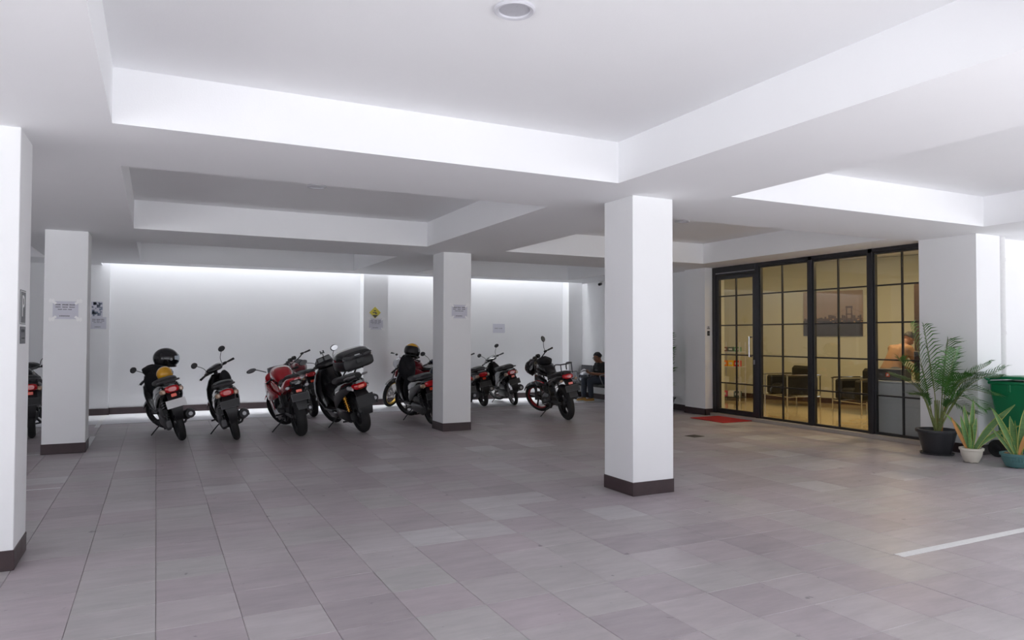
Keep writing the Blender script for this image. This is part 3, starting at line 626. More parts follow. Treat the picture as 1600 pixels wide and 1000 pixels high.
def mirror(t, T, x, y, z, sx, up=.19, outw=.09, shape=(.06, .012, .042), face='dgrey', stem='black', yawd=0, back=.0):
    m = MB(T).tube([(x, y, z), (x+sx*outw*.2, y, z+up*.5), (x+sx*outw, y-back, z+up)], .005, 6, 4).build('mirror', stem, t)
    cx, cy, cz = x+sx*outw*1.25, y-back, z+up+shape[2]*.55
    Tm = T @ Matrix.Translation((cx, cy, cz)) @ Matrix.Rotation(R_(yawd), 4, 'Z')
    MB(Tm).ell((0, .006, 0), (shape[0], shape[1]+.006, shape[2]), 14, 8).build('mirror_shell', 'black', m)
    MB(Tm).lathe([(0, -.012), (.9, -.011), (.95, -.007)], axis='y', n=18)
    g = MB(Tm @ Matrix.Diagonal((shape[0]*.9, 1, shape[2]*.88, 1))); g.lathe([(0, -.0135), (.92, -.013), (1, -.008), (.9, -.002)], axis='y', n=18); g.build('mirror_glass', face, m)
    return m
def tail_lamp(t, y, z, w, h, d=.03, refl=True, mt='lens', name='tail_lamp'):
    o = MB().loft([(y-d, z, w*.8, h*.75), (y-d*.6, z, w*.95, h*.95), (y+.01, z, w, h)], 14, 3).build(name, mt, t)
    return o
def indicator(t, x, y, z, s, mt='amber', l=.06):
    o = MB().tube([(x, y, z), (x+s*l, y, z)], .006, 6, 0).build('turn_signal', 'black', t)
    MB().ell((x+s*(l+.025), y, z), (.03, .022, .022), 10, 7).build('signal_lens', mt, o)
def shock(t, x, y0, z0, y1, z1, spring='silver', body='black', r=.028):
    d = Vector((0, y1-y0, z1-z0)); L = d.length; d.normalize()
    o = MB().tube([(x, y0, z0), (x, y1, z1)], .012, 8, 0).build('shock_absorber', body, t)
    up = Vector((1, 0, 0)); sd_ = d.cross(up); pts = []
    for k in range(49):
        u = k/48; a = u*2*math.pi*6; c = Vector((x, y0, z0))+d*(L*(.15+.6*u)); pts.append(c+(up*math.cos(a)+sd_*math.sin(a))*r)
    MB().tube(pts, .006, 5, 0).build('coil_spring', spring, o)
    MB().tube([Vector((x, y0, z0))+d*L*.72, Vector((x, y0, z0))+d*L*.98], r*.85, 10, 0).build('reservoir', spring if spring == 'gold' else body, o)
def muffler(t, x, y0, y1, z0, z1, r=.055, mt='dgrey', tip='silver'):
    o = MB().tube([(x, y1+.02, z1-.01), (x, y1, z1), (x, y0+.05, z0+.005), (x, y0, z0)], [r*.5, r, r, r*.93], 14, 0).build('muffler', mt, t)
    MB().tube([(x, y0+.005, z0), (x, y0-.02, z0)], r*.4, 10, 0).build('muffler_tip', tip, o)
    MB().box(x+r*.75, x+r*1.08, y0+.09, y1-.06, (z0+z1)/2-.02, (z0+z1)/2+.05, .006).build('heat_shield', 'black', o)
    return o
def scooter(name, label, loc, yaw, lean, body='gloss', side='gloss', wb=1.25, r=.275, tw=.085, white_plate=False, steer=.75, mirrors=(1, 1), plate_dy=0, refl=True, bigtail=1.0, seat_h=.76, swirl=None, lever=True, disc=True, bar_z=0):
    ln, yw = R_(lean), R_(yaw)
    t = thing(name, label, 'scooter', (loc[0], loc[1], .0), (0, -ln, yw))
    dz = seat_h-.76
    wheel(t, 'rear_wheel', 0, r, tw*1.1, 'cast', 'dgrey', disc=False)
    wheel(t, 'front_wheel', wb, r, tw*.9, 'cast', 'dgrey', steer=steer, disc=disc)
    fender(t, wb, r+.035, 35, 165, .06, body, steer=steer, cz=r)
    m = MB(Matrix.Translation((0, wb, r)) @ STEER(steer))
    for s in (-.06, .06): m.tube([(s, 0, 0), (s*.9, -.17, .62-r)], .014, 8, 0)
    m.build('front_fork', 'dgrey', t)
    # underbody: floor board and lower spine
    B(-.15, .15, .60, .99, .29+dz, .335+dz, .02).build('floorboard', 'black', t)
    MB().loft([(.46, .30+dz, .10, .08), (.6, .25+dz, .13, .07), (.85, .25+dz, .12, .06), (1.02, .31+dz, .1, .06), (1.06, .38+dz, .07, .05)], 14, 3).build('lower_fairing', body, t)
    # leg shield, thick apron
    MB().loft([(1.0, .31+dz, .155, .035, 70), (1.05, .42+dz, .185, .04, 80), (1.06, .56+dz, .2, .05, 90), (1.03, .70+dz, .185, .055, 100), (.985, .83, .13, .05, 108), (.96, .90, .07, .04, 110)], 18, 3.2).build('leg_shield', side, t)
    MB().loft([(1.06, .46+dz, .11, .05, 80), (1.115, .58+dz, .15, .06, 92), (1.09, .72+dz, .12, .055, 104), (1.02, .85+dz, .06, .04, 112)], 16, 2.6).build('front_cowl', body, t)
    # tail body
    MB().loft([(-.345*bigtail, .735+dz, .045, .028), (-.31*bigtail, .73+dz, .10, .05), (-.2, .70+dz, .135, .085), (0, .655+dz, .155, .12), (.22, .60+dz, .165, .15), (.42, .55+dz, .16, .19), (.56, .50+dz, .145, .20), (.64, .45+dz, .12, .16)], 18, 3).build('tail_body', body, t)
    for s in (-1, 1):
        MB().loft([(-.27, .70+dz, .012, .03, 0, s*.125), (0, .62+dz, .014, .06, 0, s*.158), (.3, .52+dz, .014, .08, 0, s*.168), (.52, .42+dz, .012, .05, 0, s*.15)], 10, 3).build('side_panel', side if swirl is None else swirl, t)
    st = MB().loft([(-.27, .79+dz, .075, .02), (-.22, .81+dz, .11, .04), (-.05, .81+dz, .135, .05), (.12, .79+dz, .145, .048), (.24, .765+dz, .145, .045), (.45, .755+dz, .13, .045), (.60, .745+dz, .085, .035), (.645, .73+dz, .04, .02)], 18, 2.6).build('seat', 'seat', t)
    MB().tube([(-.115, .02, .775+dz), (-.13, -.2, .80+dz), (-.10, -.35, .815+dz), (0, -.385, .82+dz), (.10, -.35, .815+dz), (.13, -.2, .80+dz), (.115, .02, .775+dz)], .012, 8, 4).build('grab_rail', 'dgrey', t)
    tl = MB().loft([(-.37*bigtail, .70+dz, .05, .03), (-.345*bigtail, .70+dz, .085, .048), (-.29, .70+dz, .10, .055)], 14, 2.8).build('tail_lamp', 'lens', t)
    for s in (-1, 1): MB().loft([(-.34*bigtail, .68+dz, .015, .02, 0, s*.11), (-.32*bigtail, .68+dz, .03, .032, 0, s*.11), (-.25, .675+dz, .035, .035, 0, s*.12)], 10, 2.5).build('turn_signal', 'amber', t)
    # rear mudguard, reflector and plate
    MB().plate([((-.075, -.26, .66+dz), (.075, -.26, .66+dz)), ((-.085, -.33, .56+dz), (.085, -.33, .56+dz)), ((-.07, -.355, .45+dz), (.07, -.355, .45+dz)), ((-.055, -.345, .34+dz), (.055, -.345, .34+dz)), ((-.045, -.31, .27+dz), (.045, -.31, .27+dz))], .012).build('rear_mudguard', 'black', t)
    if refl: B(-.035, .035, -.36, -.345, .595+dz, .64+dz, .004).build('reflector', 'reflector', t)
    number_plate(t, -.372, .505+dz+plate_dy, face='white' if white_plate else 'plate', border='grey', marks=not white_plate)
    fender(t, 0, r+.03, 30, 150, .055, 'black', 'inner_fender', cz=r)
    # engine, gearbox, air box, muffler, shock
    MB().loft([(-.06, .28, .035, .05, 0, -.115), (.0, .28, .045, .09, 0, -.12), (.22, .29, .05, .075, 0, -.12), (.42, .3, .05, .085, 0, -.115), (.5, .3, .04, .06, 0, -.11)], 14, 3).build('gearbox_cover', 'engine', t)
    MB().box(-.075, .085, .30, .56, .2, .36, .03).box(-.05, .05, .5, .64, .24, .34, .015).build('engine_block', 'engine', t)
    MB().loft([(-.05, .44, .03, .05, 0, -.12), (.1, .45, .045, .07, 0, -.12), (.28, .43, .04, .06, 0, -.12)], 12, 3).build('air_box', 'black', t)
    muffler(t, .16, -.20, .2, .36, .30, .068)
    MB().tube([(.06, .52, .24), (.12, .46, .17), (.15, .33, .2), (.155, .2, .28)], .016, 8, 4).build('exhaust_pipe', 'engine', t)
    shock(t, -.115, -.04, .33, .05, .60+dz)
    side_stand(t, .62, .25, ln)
    MB().tube([(-.13, .47, .16), (0, .45, .15), (.13, .47, .16)], .012, 6, 3).build('center_stand', 'black', t)
    MB().tube([(-.15, .5, .3), (-.24, .53, .29)], .012, 8, 0).build('foot_peg', 'black', t)
    # steering head
    hy, hz = .955, .955+bar_z
    hb, T = handlebar(t, hy, hz+.01, .33, .02, .07, steer=steer*.85)
    MB(T).loft([(-.13, .015, .05, .02), (-.09, .03, .10, .035), (0, .035, .15, .05), (.07, .015, .13, .055), (.115, -.01, .06, .035)], 16, 2.4).build('handlebar_cover', body, hb)
    MB(T @ Matrix.Translation((0, -.06, .062)) @ Matrix.Rotation(R_(32), 4, 'X')).ell((0, 0, 0), (.075, .035, .014), 14, 6).build('speedometer', 'grey', hb)
    MB(T).ell((0, .105, .0), (.07, .03, .045), 14, 8).build('headlamp', 'clear', hb)
    for s, on in ((-1, mirrors[0]), (1, mirrors[1])):
        if on: mirror(hb, T, s*.15, -.02, .035, s, .17, .10, yawd=-8*s)
    MB().tube([(0, .96, .8+dz), (0, .985, .90), (0, .96, .96)], .03, 10, 3).build('steering_stem', 'black', t)
    return t, T
def motorbike(name, label, loc, yaw, lean, kind='naked', body='gloss', tank='gloss', rim='black', style='cast', wb=1.3, r=.3, twr=.12, twf=.095, steer=.3, cat='motorcycle', bar=(.9, 1.0), seat='seat', plate=True, frame='black', rack=False, headlamp='round', mirrors=(1, 1), front_rim=None, tailz=.80, plate_x=0):
    ln, yw = R_(lean), R_(yaw)
    t = thing(name, label, cat, (loc[0], loc[1], 0), (0, -ln, yw))
    wheel(t, 'rear_wheel', 0, r, twr, style, rim, disc=True)
    wheel(t, 'front_wheel', wb, r, twf, style, front_rim or rim, steer=steer)
    fender(t, wb, r+.035, 40, 165, .06, 'gloss' if kind != 'sport' else body, steer=steer, cz=r)
    Tf = Matrix.Translation((0, wb, r)) @ STEER(steer)
    by, bz = bar
    for s in (-.095, .095):
        dy = (by+.08-wb)
        f = MB(Tf).tube([(s, 0, 0), (s, dy*.5, (bz-.1-r)*.5)], .026, 10, 0).build('fork_leg', 'dgrey' if kind != 'classic' else 'silver', t)
        MB(Tf).tube([(s, dy*.45, (bz-.1-r)*.45), (s, dy, bz-.08-r)], .018, 10, 0).build('fork_tube', 'chrome', f)
    B(-.125, .125, by+.04, by+.13, bz-.12, bz-.085, .01).build('triple_clamp', 'silver', t)
    # frame and swingarm
    m = MB()
    for s in (-.06, .06):
        m.tube([(s*.3, by+.08, bz-.14), (s*1.6, .85, .72), (s*1.8, .5, .66), (s*1.6, .1, .72), (s*1.1, -.2, .78)], .018, 8, 4)
        m.tube([(s*.3, by+.08, bz-.16), (s*1.4, .92, .42), (s*1.4, .8, .22), (s*1.4, .5, .2), (s*1.6, .42, .4), (s*1.8, .5, .66)], .015, 8, 4)
    m.build('frame', frame, t)
    m = MB()
    for s in (-.09, .09): m.box(s-.014, s+.014, -.04, .45, .29, .335, .008)
    m.build('swingarm', 'dgrey', t)
    MB().box(.075, .10, .02, .4, .335, .37, .005).build('chain_guard', 'black', t)
    # engine
    e = MB().box(-.13, .13, .46, .80, .22, .44, .04).build('engine_block', 'engine', t)
    for sx in (-1, 1): MB().lathe([(0, sx*.155), (.07, sx*.155), (.085, sx*.14), (.09, sx*.12)], c=(0, .56 if sx > 0 else .70, .31), axis='x', n=18).build('crankcase_cover', 'silver' if kind == 'classic' else 'engine', e)
    m = MB()
    for k in range(7): m.box(-.09, .09, .66-.0, .80, .45+k*.022, .462+k*.022, .003)
    m.box(-.07, .07, .68, .785, .44, .62); m.build('cylinder_fin', 'engine', e, 0, kind='stuff')
    MB().tube([(.05, .80, .52), (.07, .92, .42), (.1, .82, .2), (.12, .5, .18), (.14, .3, .25)], .02, 8, 4).build('exhaust_pipe', 'engine', t)
    muffler(t, .165, -.12, .34, .40, .28, .05, 'dgrey' if kind != 'classic' else 'chrome')
    B(-.03, .03, .42, .56, .46, .64, .02).build('carburettor', 'black', t)
    for s in (-1, 1):
        MB().tube([(s*.12, .42, .32), (s*.24, .42, .32)], .012, 8, 0).build('foot_peg', 'black', t)
        MB().tube([(s*.12, .15, .42), (s*.21, .15, .44)], .010, 8, 0).build('foot_peg', 'black', t)
    MB().tube([(-.15, .42, .3), (-.17, .6, .27), (-.21, .62, .27)], .007, 6, 3).build('gear_lever', 'silver', t)
    side_stand(t, .45, .24, ln, x=-.12, out=.2)
    if kind != 'sport':
        for s in (-.13, .13): shock(t, s, 0, .34, .13, .70, 'silver' if kind == 'classic' else 'dgrey')
    else: shock(t, 0, .35, .35, .3, .6, 'red')
    # tank, seat, tail
    MB().loft([(.40, .80, .08, .05), (.45, .83, .11, .09), (.58, .88, .15, .12), (.72, .90, .165, .125), (.84, .87, .14, .10), (.93, .83, .08, .06)], 20, 2.5).build('fuel_tank', tank, t)
    for s in (-1, 1): MB().loft([(.42, .66, .012, .06, 0, s*.12), (.62, .70, .02, .10, 0, s*.15), (.82, .70, .025, .12, 0, s*.165), (.98, .66, .015, .06, 0, s*.13)], 12, 2.8).build('tank_shroud', body, t)
    dz = tailz-.80
    if kind == 'sport':
        MB().loft([(-.30, .88+dz, .03, .015), (-.25, .88+dz, .07, .03), (-.08, .86+dz, .11, .045), (.06, .82+dz, .12, .04)], 16, 2.6).build('pillion_seat', seat, t)
        MB().loft([(.05, .78, .12, .04), (.2, .77, .15, .05), (.38, .79, .12, .05), (.46, .82, .07, .03)], 16, 2.6).build('seat', seat, t)
        MB().loft([(-.36, .84+dz, .03, .02), (-.31, .83+dz, .08, .045), (-.15, .80+dz, .12, .07), (.05, .74+dz, .14, .08), (.28, .68, .13, .07), (.42, .64, .1, .05)], 18, 2.8).build('tail_cowl', body, t)
        for s in (-1, 1):
            MB().loft([(.46, .60, .012, .03, 0, s*.16), (.60, .60, .02, .07, 0, s*.19), (.76, .62, .03, .11, 0, s*.21), (.92, .66, .03, .15, 0, s*.21), (1.06, .70, .025, .13, 0, s*.18), (1.16, .76, .012, .06, 0, s*.12)], 16, 2.6).build('side_fairing', body, t)
            MB().loft([(.42, .30, .01, .03, 0, s*.15), (.62, .27, .02, .06, 0, s*.16), (.85, .34, .02, .06, 0, s*.16)], 12, 2.6).build('belly_pan', 'gloss', t)
            MB().plate([((s*.175, 1.06, .60), (s*.175, 1.00, .62)), ((s*.185, .98, .48), (s*.185, .92, .50)), ((s*.18, .84, .34), (s*.18, .79, .37)), ((s*.17, .72, .24), (s*.17, .68, .27))], .012).build('fairing_strut', 'red', t)
            MB().tube([(s*.195, 1.03, .61), (s*.2, .95, .49), (s*.195, .81, .35), (s*.185, .70, .25)], .006, 5, 4).build('fairing_stripe', 'white', t)
        MB().loft([(.98, .80, .13, .09), (1.08, .82, .19, .11), (1.2, .76, .14, .09), (1.29, .70, .06, .04)], 18, 2.4).build('nose_cowl', body, t)
        MB().loft([(.96, 1.00, .12, .012, 25), (1.05, .99, .135, .012, -20), (1.16, .90, .12, .012, -45), (1.24, .80, .08, .01, -50)], 16, 2.2).build('windscreen', 'screen', t)
    else:
        MB().loft([(-.32, .845+dz, .05, .02), (-.27, .85+dz, .1, .035), (-.1, .83+dz, .125, .05), (.05, .81, .135, .05), (.15, .785, .14, .045), (.34, .785, .125, .045), (.46, .81, .08, .04)], 18, 2.6).build('seat', seat, t)
        MB().loft([(-.36, .79+dz, .03, .02), (-.30, .79+dz, .08, .04), (-.1, .77+dz, .12, .06), (.12, .72, .13, .07), (.34, .66, .125, .08), (.44, .62, .1, .06)], 18, 2.8).build('tail_cowl', body, t)
        if kind == 'naked' and rack:
            m = MB()
            m.tube([(-.11, -.06, .88), (-.11, -.10, 1.0), (-.10, -.36, 1.02), (0, -.40, 1.02), (.10, -.36, 1.02), (.11, -.10, 1.0), (.11, -.06, .88)], .011, 8, 4)
            m.tube([(-.10, -.32, .84), (-.10, -.35, 1.02)], .009, 6, 0); m.tube([(.10, -.32, .84), (.10, -.35, 1.02)], .009, 6, 0); m.build('luggage_rack', 'dgrey', t)
    tail = MB().loft([(-.385, .80+dz, .05, .025), (-.365, .80+dz, .08, .042), (-.30, .80+dz, .09, .045)], 14, 2.8).build('tail_lamp', 'lens' if kind != 'sport' else 'gloss', t)
    for s in (-1, 1): indicator(t, s*.05, -.34, .74+dz, s, 'amber' if kind != 'sport' else 'clear')
    MB().plate([((-.07, -.26, .76+dz), (.07, -.26, .76+dz)), ((-.08, -.37, .66+dz), (.08, -.37, .66+dz)), ((-.08, -.43, .54+dz), (.08, -.43, .54+dz)), ((-.06, -.44, .44), (.06, -.44, .44))], .012).build('rear_mudguard', 'black', t)
    B(-.04, .04, -.415, -.40, .665+dz, .705+dz, .004).build('reflector', 'reflector', t)
    if plate: number_plate(t, -.445, .60+dz, x=plate_x)
    fender(t, 0, r+.04, 55, 150, .07, 'black', 'inner_fender', cz=r)
    # cockpit
    if kind == 'sport':
        hb, T = handlebar(t, by, bz-.04, .31, -.03, .09, steer=steer)
        for s in (-1, 1):
            mm = MB().tube([(s*.15, 1.10, .93), (s*.27, 1.08, .99), (s*.31, 1.07, 1.0)], .007, 6, 3).build('mirror', 'black', t)
            MB(Matrix.Translation((s*.37, 1.07, 1.0)) @ Matrix.Rotation(R_(s*10), 4, 'Y')).ell((0, 0, 0), (.075, .02, .034), 14, 8).build('mirror_shell', 'black', mm)
            MB(Matrix.Translation((s*.37, 1.052, 1.0)) @ Matrix.Rotation(R_(s*10), 4, 'Y')).ell((0, 0, 0), (.064, .006, .027), 14, 8).build('mirror_glass', 'grey', mm)
        B(-.09, .09, 1.0, 1.05, .90, .97, .01).build('instrument_panel', 'gloss', t)
    else:
        hb, T = handlebar(t, by, bz, .36, .06, .10, 'chrome' if kind == 'classic' else 'black', steer=steer)
        for s, on in ((-1, mirrors[0]), (1, mirrors[1])):
            if on: mirror(hb, T, s*.2, -.04, .05, s, .2, .07, (.05, .012, .06) if kind != 'classic' else (.052, .012, .052), face='grey' if kind != 'classic' else 'chrome', stem='chrome' if kind == 'classic' else 'black')
        hl = MB(T).lathe([(0, .02), (.07, .03), (.095, .10), (.098, .13), (.09, .14)], c=(0, .06, -.07), axis='y', n=22).build('headlamp', 'chrome' if kind == 'classic' else 'black', hb)
        MB(T).lathe([(0, .155), (.05, .15), (.09, .135)], c=(0, .06, -.07), axis='y', n=22).build('headlamp_glass', 'clear', hb)
        for s in (-.05, .05): MB(T).lathe([(0, -.02), (.035, -.02), (.04, -.01), (.038, .04), (0, .05)], c=(s, .03, .045), axis='y', n=14).build('gauge', 'chrome' if kind == 'classic' else 'gloss', hb)
    return t, T
# ---- loose things that go with the bikes
def helmet(label, loc, rot, shell='gloss', visor='visor', s=1.0, stripe=None, half=False, open_visor=False):
    t = thing('helmet', label, 'helmet', loc, rot)      # local +y = face
    m = MB(); N, M_ = 28, 16
    def P(a, b, k=1.0):      # a azimuth from +y, b polar from top
        x = math.sin(b)*math.sin(a); y = math.sin(b)*math.cos(a); z = math.cos(b)
        return Vector((.125*x*k*s, (.15*y-.005)*k*s, (.13*z)*k*s))
    vs = []; fs = []
    for i in range(M_+1):
        for j in range(N): vs.append(P(2*math.pi*j/N, max(.02, R_(128)*i/M_)))
    for i in range(M_):
        for j in range(N):
            aa = (j+.5)/N*360; aa = aa-360 if aa > 180 else aa; bb = 128*(i+.5)/M_
            if abs(aa) < 62 and 66 < bb < (100 if not half else 200): continue
            fs.append((i*N+j, i*N+(j+1) % N, (i+1)*N+(j+1) % N, (i+1)*N+j))
    m.add(vs, fs); m.add([v*.93 for v in vs], [tuple(reversed(f)) for f in fs])
    o = m.build('shell', shell, t)
    md = MB(); q = []
    for i in range(6):
        b = R_(60+(50 if not half else 42)*i/5); q.append([P(R_(-66+132*j/12), b, 1.03 if not open_visor else 1.06) for j in range(13)])
    vv = md.rings(q, False, False, False); vz = md.build('visor', visor, t)
    if open_visor: vz.rotation_euler = (R_(50), 0, 0)
    MB().lathe([(.118*s, -.082*s), (.127*s, -.075*s), (.127*s, -.085*s), (.118*s, -.09*s)], n=26, closed=True).build('edge_trim', 'black', t).scale = (.82, 1.0, 1)
    MB().tube([(-.085*s, .02, -.08*s), (-.05*s, .05, -.15*s), (.05*s, .05, -.15*s), (.085*s, .02, -.08*s)], .006, 6, 4).build('chin_strap', 'cloth', t)
    if stripe:
        md = MB(); q = []
        for i in range(8):
            b = R_(8+56*i/7); q.append([P(R_(-75+150*j/12), b, 1.012) for j in range(13)])
        md.rings(q, False, False, False).build('colour_band', stripe, t)
    for sx in (-1, 1): MB().lathe([(0, sx*.008), (.018, sx*.006), (.02, 0)], c=(sx*.121*s, .02*s, .01*s), axis='x', n=12).build('visor_pivot', 'silver', t)
    return t
def soft(name, label, cat, loc, rot, size, mt='cloth', seed=0, folds=.18, extra=None, parts=()):
    """soft lumpy cloth thing: deformed ellipsoid with folds"""
    r = random.Random(seed); ph = [r.uniform(0, 6.28) for _ in range(8)]
    t = thing(name, label, cat, loc, rot)
    vs = []; N, M_ = 26, 18
    for i in range(M_+1):
        b = math.pi*i/M_
        for j in range(N):
            a = 2*math.pi*j/N
            f = 1+folds*(math.sin(3*a+ph[0]+2*b)*.5+math.sin(5*a+ph[1]-3*b)*.3+math.sin(9*a+ph[2]+4*b)*.16+math.sin(4*b+ph[3])*.3)
            vs.append((size[0]*f*max(math.sin(b), .02)*math.cos(a), size[1]*f*max(math.sin(b), .02)*math.sin(a), size[2]*math.cos(b)*(1+.1*math.sin(2*a+ph[4]))))
    fs = [(i*N+j, i*N+(j+1) % N, (i+1)*N+(j+1) % N, (i+1)*N+j) for i in range(M_) for j in range(N)]
    MB().add(vs, fs).build('fabric' if mt == 'cloth' else 'body', mt, t, 60)
    return t
def w_of(t, p):     # world point of a local point on a bike
    e = t.rotation_euler.to_matrix(); return Vector(t.location)+e @ Vector(p)

# ---- front row
s1, T1 = scooter('scooter', 'leftmost front-row black scooter with a white plate and a yellow helmet on its seat', (.35, 10.99), 8, 15, white_plate=True, mirrors=(1, 0), seat_h=.83, bar_z=-.05)
p = w_of(s1, (.0, .92, .97)); soft('rain_jacket', 'black jacket draped over the handlebar of the leftmost scooter', 'jacket', p, (.1, 0, .4), (.15, .13, .09), seed=3)
p = w_of(s1, (-.03, .80, .80)); soft('hanging_bag', 'black bag hanging behind the leg shield of the leftmost scooter', 'bag', p, (0, -.25, .1), (.15, .09, .17), seed=8, folds=.12)
p = w_of(s1, (.04, .22, .94)); helmet('yellow helmet lying on the seat of the leftmost scooter', p, (.0, -.2, R_(-20)), 'yellow', 'black', .84, half=True)
p = w_of(s1, (.215, .93, 1.10)); helmet('black helmet with clear visor hung on the mirror of the leftmost scooter', p, (R_(-6), R_(8), R_(-75)), 'gloss', 'visor', 1.22)
m_ = MB().tube([w_of(s1, (.13, .94, 1.0)), w_of(s1, (.15, .97, 1.1)), w_of(s1, (.165, .98, 1.15))], .008, 6, 3)
s2, T2 = scooter('scooter', 'second black scooter from the left with a bordered black plate and both mirrors up', (1.04, 10.73), 0, 14, seat_h=.77, refl=False, plate_dy=.04)
p = w_of(s2, (.10, .80, .82)); soft('small_bag', 'small black bag hanging on the hook of the second scooter', 'bag', p, (0, -.2, 0), (.08, .07, .12), seed=12, folds=.1)
s3, T3 = motorbike('sport_motorcycle', 'red sport motorcycle with full fairing and wide rear tyre', (1.925, 10.735), 2, 11, 'sport', body='red', tank='red', twr=.15, twf=.11, steer=.5, bar=(.93, .93), wb=1.33, tailz=.82, plate_x=0)
s5, T5 = motorbike('street_motorcycle', 'dark maroon motorcycle parked behind the red sport motorcycle', (2.58, 13.2), 2, 10, 'naked', body='maroon', tank='maroon', steer=.6, wb=1.28, mirrors=(0, 0))
def maxi():
    ln, yw = R_(16.5), R_(6); t = thing('touring_scooter', 'large black scooter with a black top box and golden rear shocks', 'scooter', (2.86, 10.76, 0), (0, -ln, yw))
    r = .29
    wheel(t, 'rear_wheel', 0, r, .145, 'cast', 'dgrey', disc=True); wheel(t, 'front_wheel', 1.35, .29, .12, 'cast', 'dgrey', steer=.25)
    fender(t, 1.35, .335, 30, 175, .08, 'gloss', steer=.25)
    m = MB(Matrix.Translation((0, 1.35, r)) @ STEER(.25))
    for s in (-.08, .08): m.tube([(s, 0, 0), (s, -.2, .7-r)], .018, 8, 0)
    m.build('front_fork', 'dgrey', t)
    MB().loft([(.40, .34, .14, .12), (.6, .27, .17, .1), (.85, .27, .18, .09), (1.08, .34, .16, .1), (1.13, .42, .1, .07)], 16, 3).build('lower_fairing', 'gloss', t)
    MB().loft([(.45, .55, .12, .1), (.65, .5, .10, .13), (.85, .52, .09, .13), (1.02, .62, .11, .13)], 16, 2.8).build('center_tunnel', 'black', t)
    B(-.22, -.10, .6, 1.0, .33, .37, .015).build('footboard', 'dgrey', t); B(.10, .22, .6, 1.0, .33, .37, .015).build('footboard', 'dgrey', t)
    MB().loft([(1.06, .34, .19, .06, 72), (1.12, .48, .235, .07, 82), (1.12, .64, .25, .08, 92), (1.07, .80, .235, .08, 104), (1.01, .93, .19, .06, 110), (.98, 1.0, .13, .04, 112)], 20, 3.2).build('leg_shield', 'gloss', t)
    MB().loft([(1.14, .55, .14, .06, 84), (1.2, .68, .19, .07, 95), (1.16, .83, .16, .06, 106), (1.07, .97, .08, .04, 115)], 18, 2.6).build('front_cowl', 'gloss', t)
    MB().loft([(1.07, 1.0, .16, .008, 112), (1.03, 1.10, .15, .008, 112), (1.0, 1.17, .11, .006, 112)], 16, 3).build('windscreen', 'screen', t)
    MB().loft([(-.38, .82, .05, .03), (-.33, .81, .10, .06), (-.15, .77, .155, .10), (.05, .71, .175, .13), (.3, .63, .18, .17), (.48, .56, .165, .18), (.6, .5, .12, .14)], 18, 3).build('tail_body', 'gloss', t)
    for s in (-1, 1):
        MB().loft([(-.3, .76, .012, .03, 0, s*.135), (-.05, .68, .015, .06, 0, s*.175), (.25, .58, .015, .09, 0, s*.185), (.5, .46, .012, .07, 0, s*.17)], 10, 3).build('side_panel', 'dgrey', t)
        MB().tube([(s*.12, -.05, .86), (s*.15, -.3, .91), (s*.13, -.42, .93), (s*.06, -.45, .94)], .014, 8, 4).build('grab_rail', 'silver', t)
        shock(t, s*.15, -.03, .34, .03, .66, 'gold', 'gold', .032)
        MB().loft([(-.365, .735, .01, .015, 0, s*.12), (-.33, .75, .03, .03, 0, s*.12), (-.25, .76, .03, .03, 0, s*.14)], 10, 2.5).build('turn_signal', 'clear', t)
    MB().loft([(-.22, .885, .12, .04), (-.1, .885, .155, .055), (.08, .865, .165, .055), (.2, .82, .17, .05), (.42, .81, .155, .05), (.58, .80, .1, .04), (.63, .79, .05, .02)], 20, 2.6).build('seat', 'seat', t)
    MB().loft([(-.41, .765, .05, .025), (-.385, .765, .10, .045), (-.33, .77, .12, .05)], 14, 2.8).build('tail_lamp', 'lens', t)
    B(-.045, .045, -.425, -.405, .745, .79, .004).build('reflector', 'reflector', t)
    MB().plate([((-.09, -.3, .70), (.09, -.3, .70)), ((-.10, -.40, .60), (.10, -.40, .60)), ((-.09, -.43, .46), (.09, -.43, .46)), ((-.07, -.41, .34), (.07, -.41, .34))], .014).build('rear_mudguard', 'black', t)
    number_plate(t, -.452, .55, .27, .17, marks=False)
    fender(t, 0, .335, 50, 165, .085, 'black', 'inner_fender')
    MB().loft([(-.08, .3, .04, .06, 0, -.13), (0, .3, .055, .10, 0, -.14), (.24, .31, .06, .09, 0, -.14), (.46, .33, .06, .10, 0, -.13), (.56, .32, .04, .07, 0, -.12)], 14, 3).build('gearbox_cover', 'black', t)
    MB().box(-.09, .1, .32, .6, .2, .40, .03).build('engine_block', 'engine', t)
    muffler(t, .21, -.26, .22, .50, .34, .062, 'black')
    MB().tube([(.07, .56, .24), (.14, .48, .18), (.2, .35, .22), (.21, .22, .33)], .018, 8, 4).build('exhaust_pipe', 'engine', t)
    side_stand(t, .62, .25, ln, x=-.12, out=.2); MB().tube([(-.15, .42, .17), (0, .40, .15), (.15, .42, .17)], .014, 6, 3).build('center_stand', 'black', t)
    # rack + top box
    m = MB()
    for s in (-.09, .09): m.tube([(s, .02, .90), (s, -.2, 1.01), (s, -.44, 1.025)], .012, 8, 3)
    for y in (-.2, -.38): m.tube([(-.12, y, 1.02), (.12, y, 1.02)], .010, 6, 0)
    m.build('luggage_rack', 'dgrey', t)
    bx = MB().loft([(-.62, 1.135, .15, .06), (-.60, 1.135, .225, .085), (-.48, 1.135, .27, .10), (-.30, 1.135, .28, .10), (-.20, 1.135, .25, .095), (-.16, 1.135, .19, .075)], 24, 4).build('top_box', 'black', t)
    MB().loft([(-.60, 1.205, .16, .05), (-.58, 1.21, .22, .085), (-.46, 1.215, .262, .115), (-.30, 1.215, .27, .12), (-.21, 1.21, .235, .10), (-.17, 1.205, .17, .06)], 24, 3.2).build('top_box_lid', 'gloss', bx)
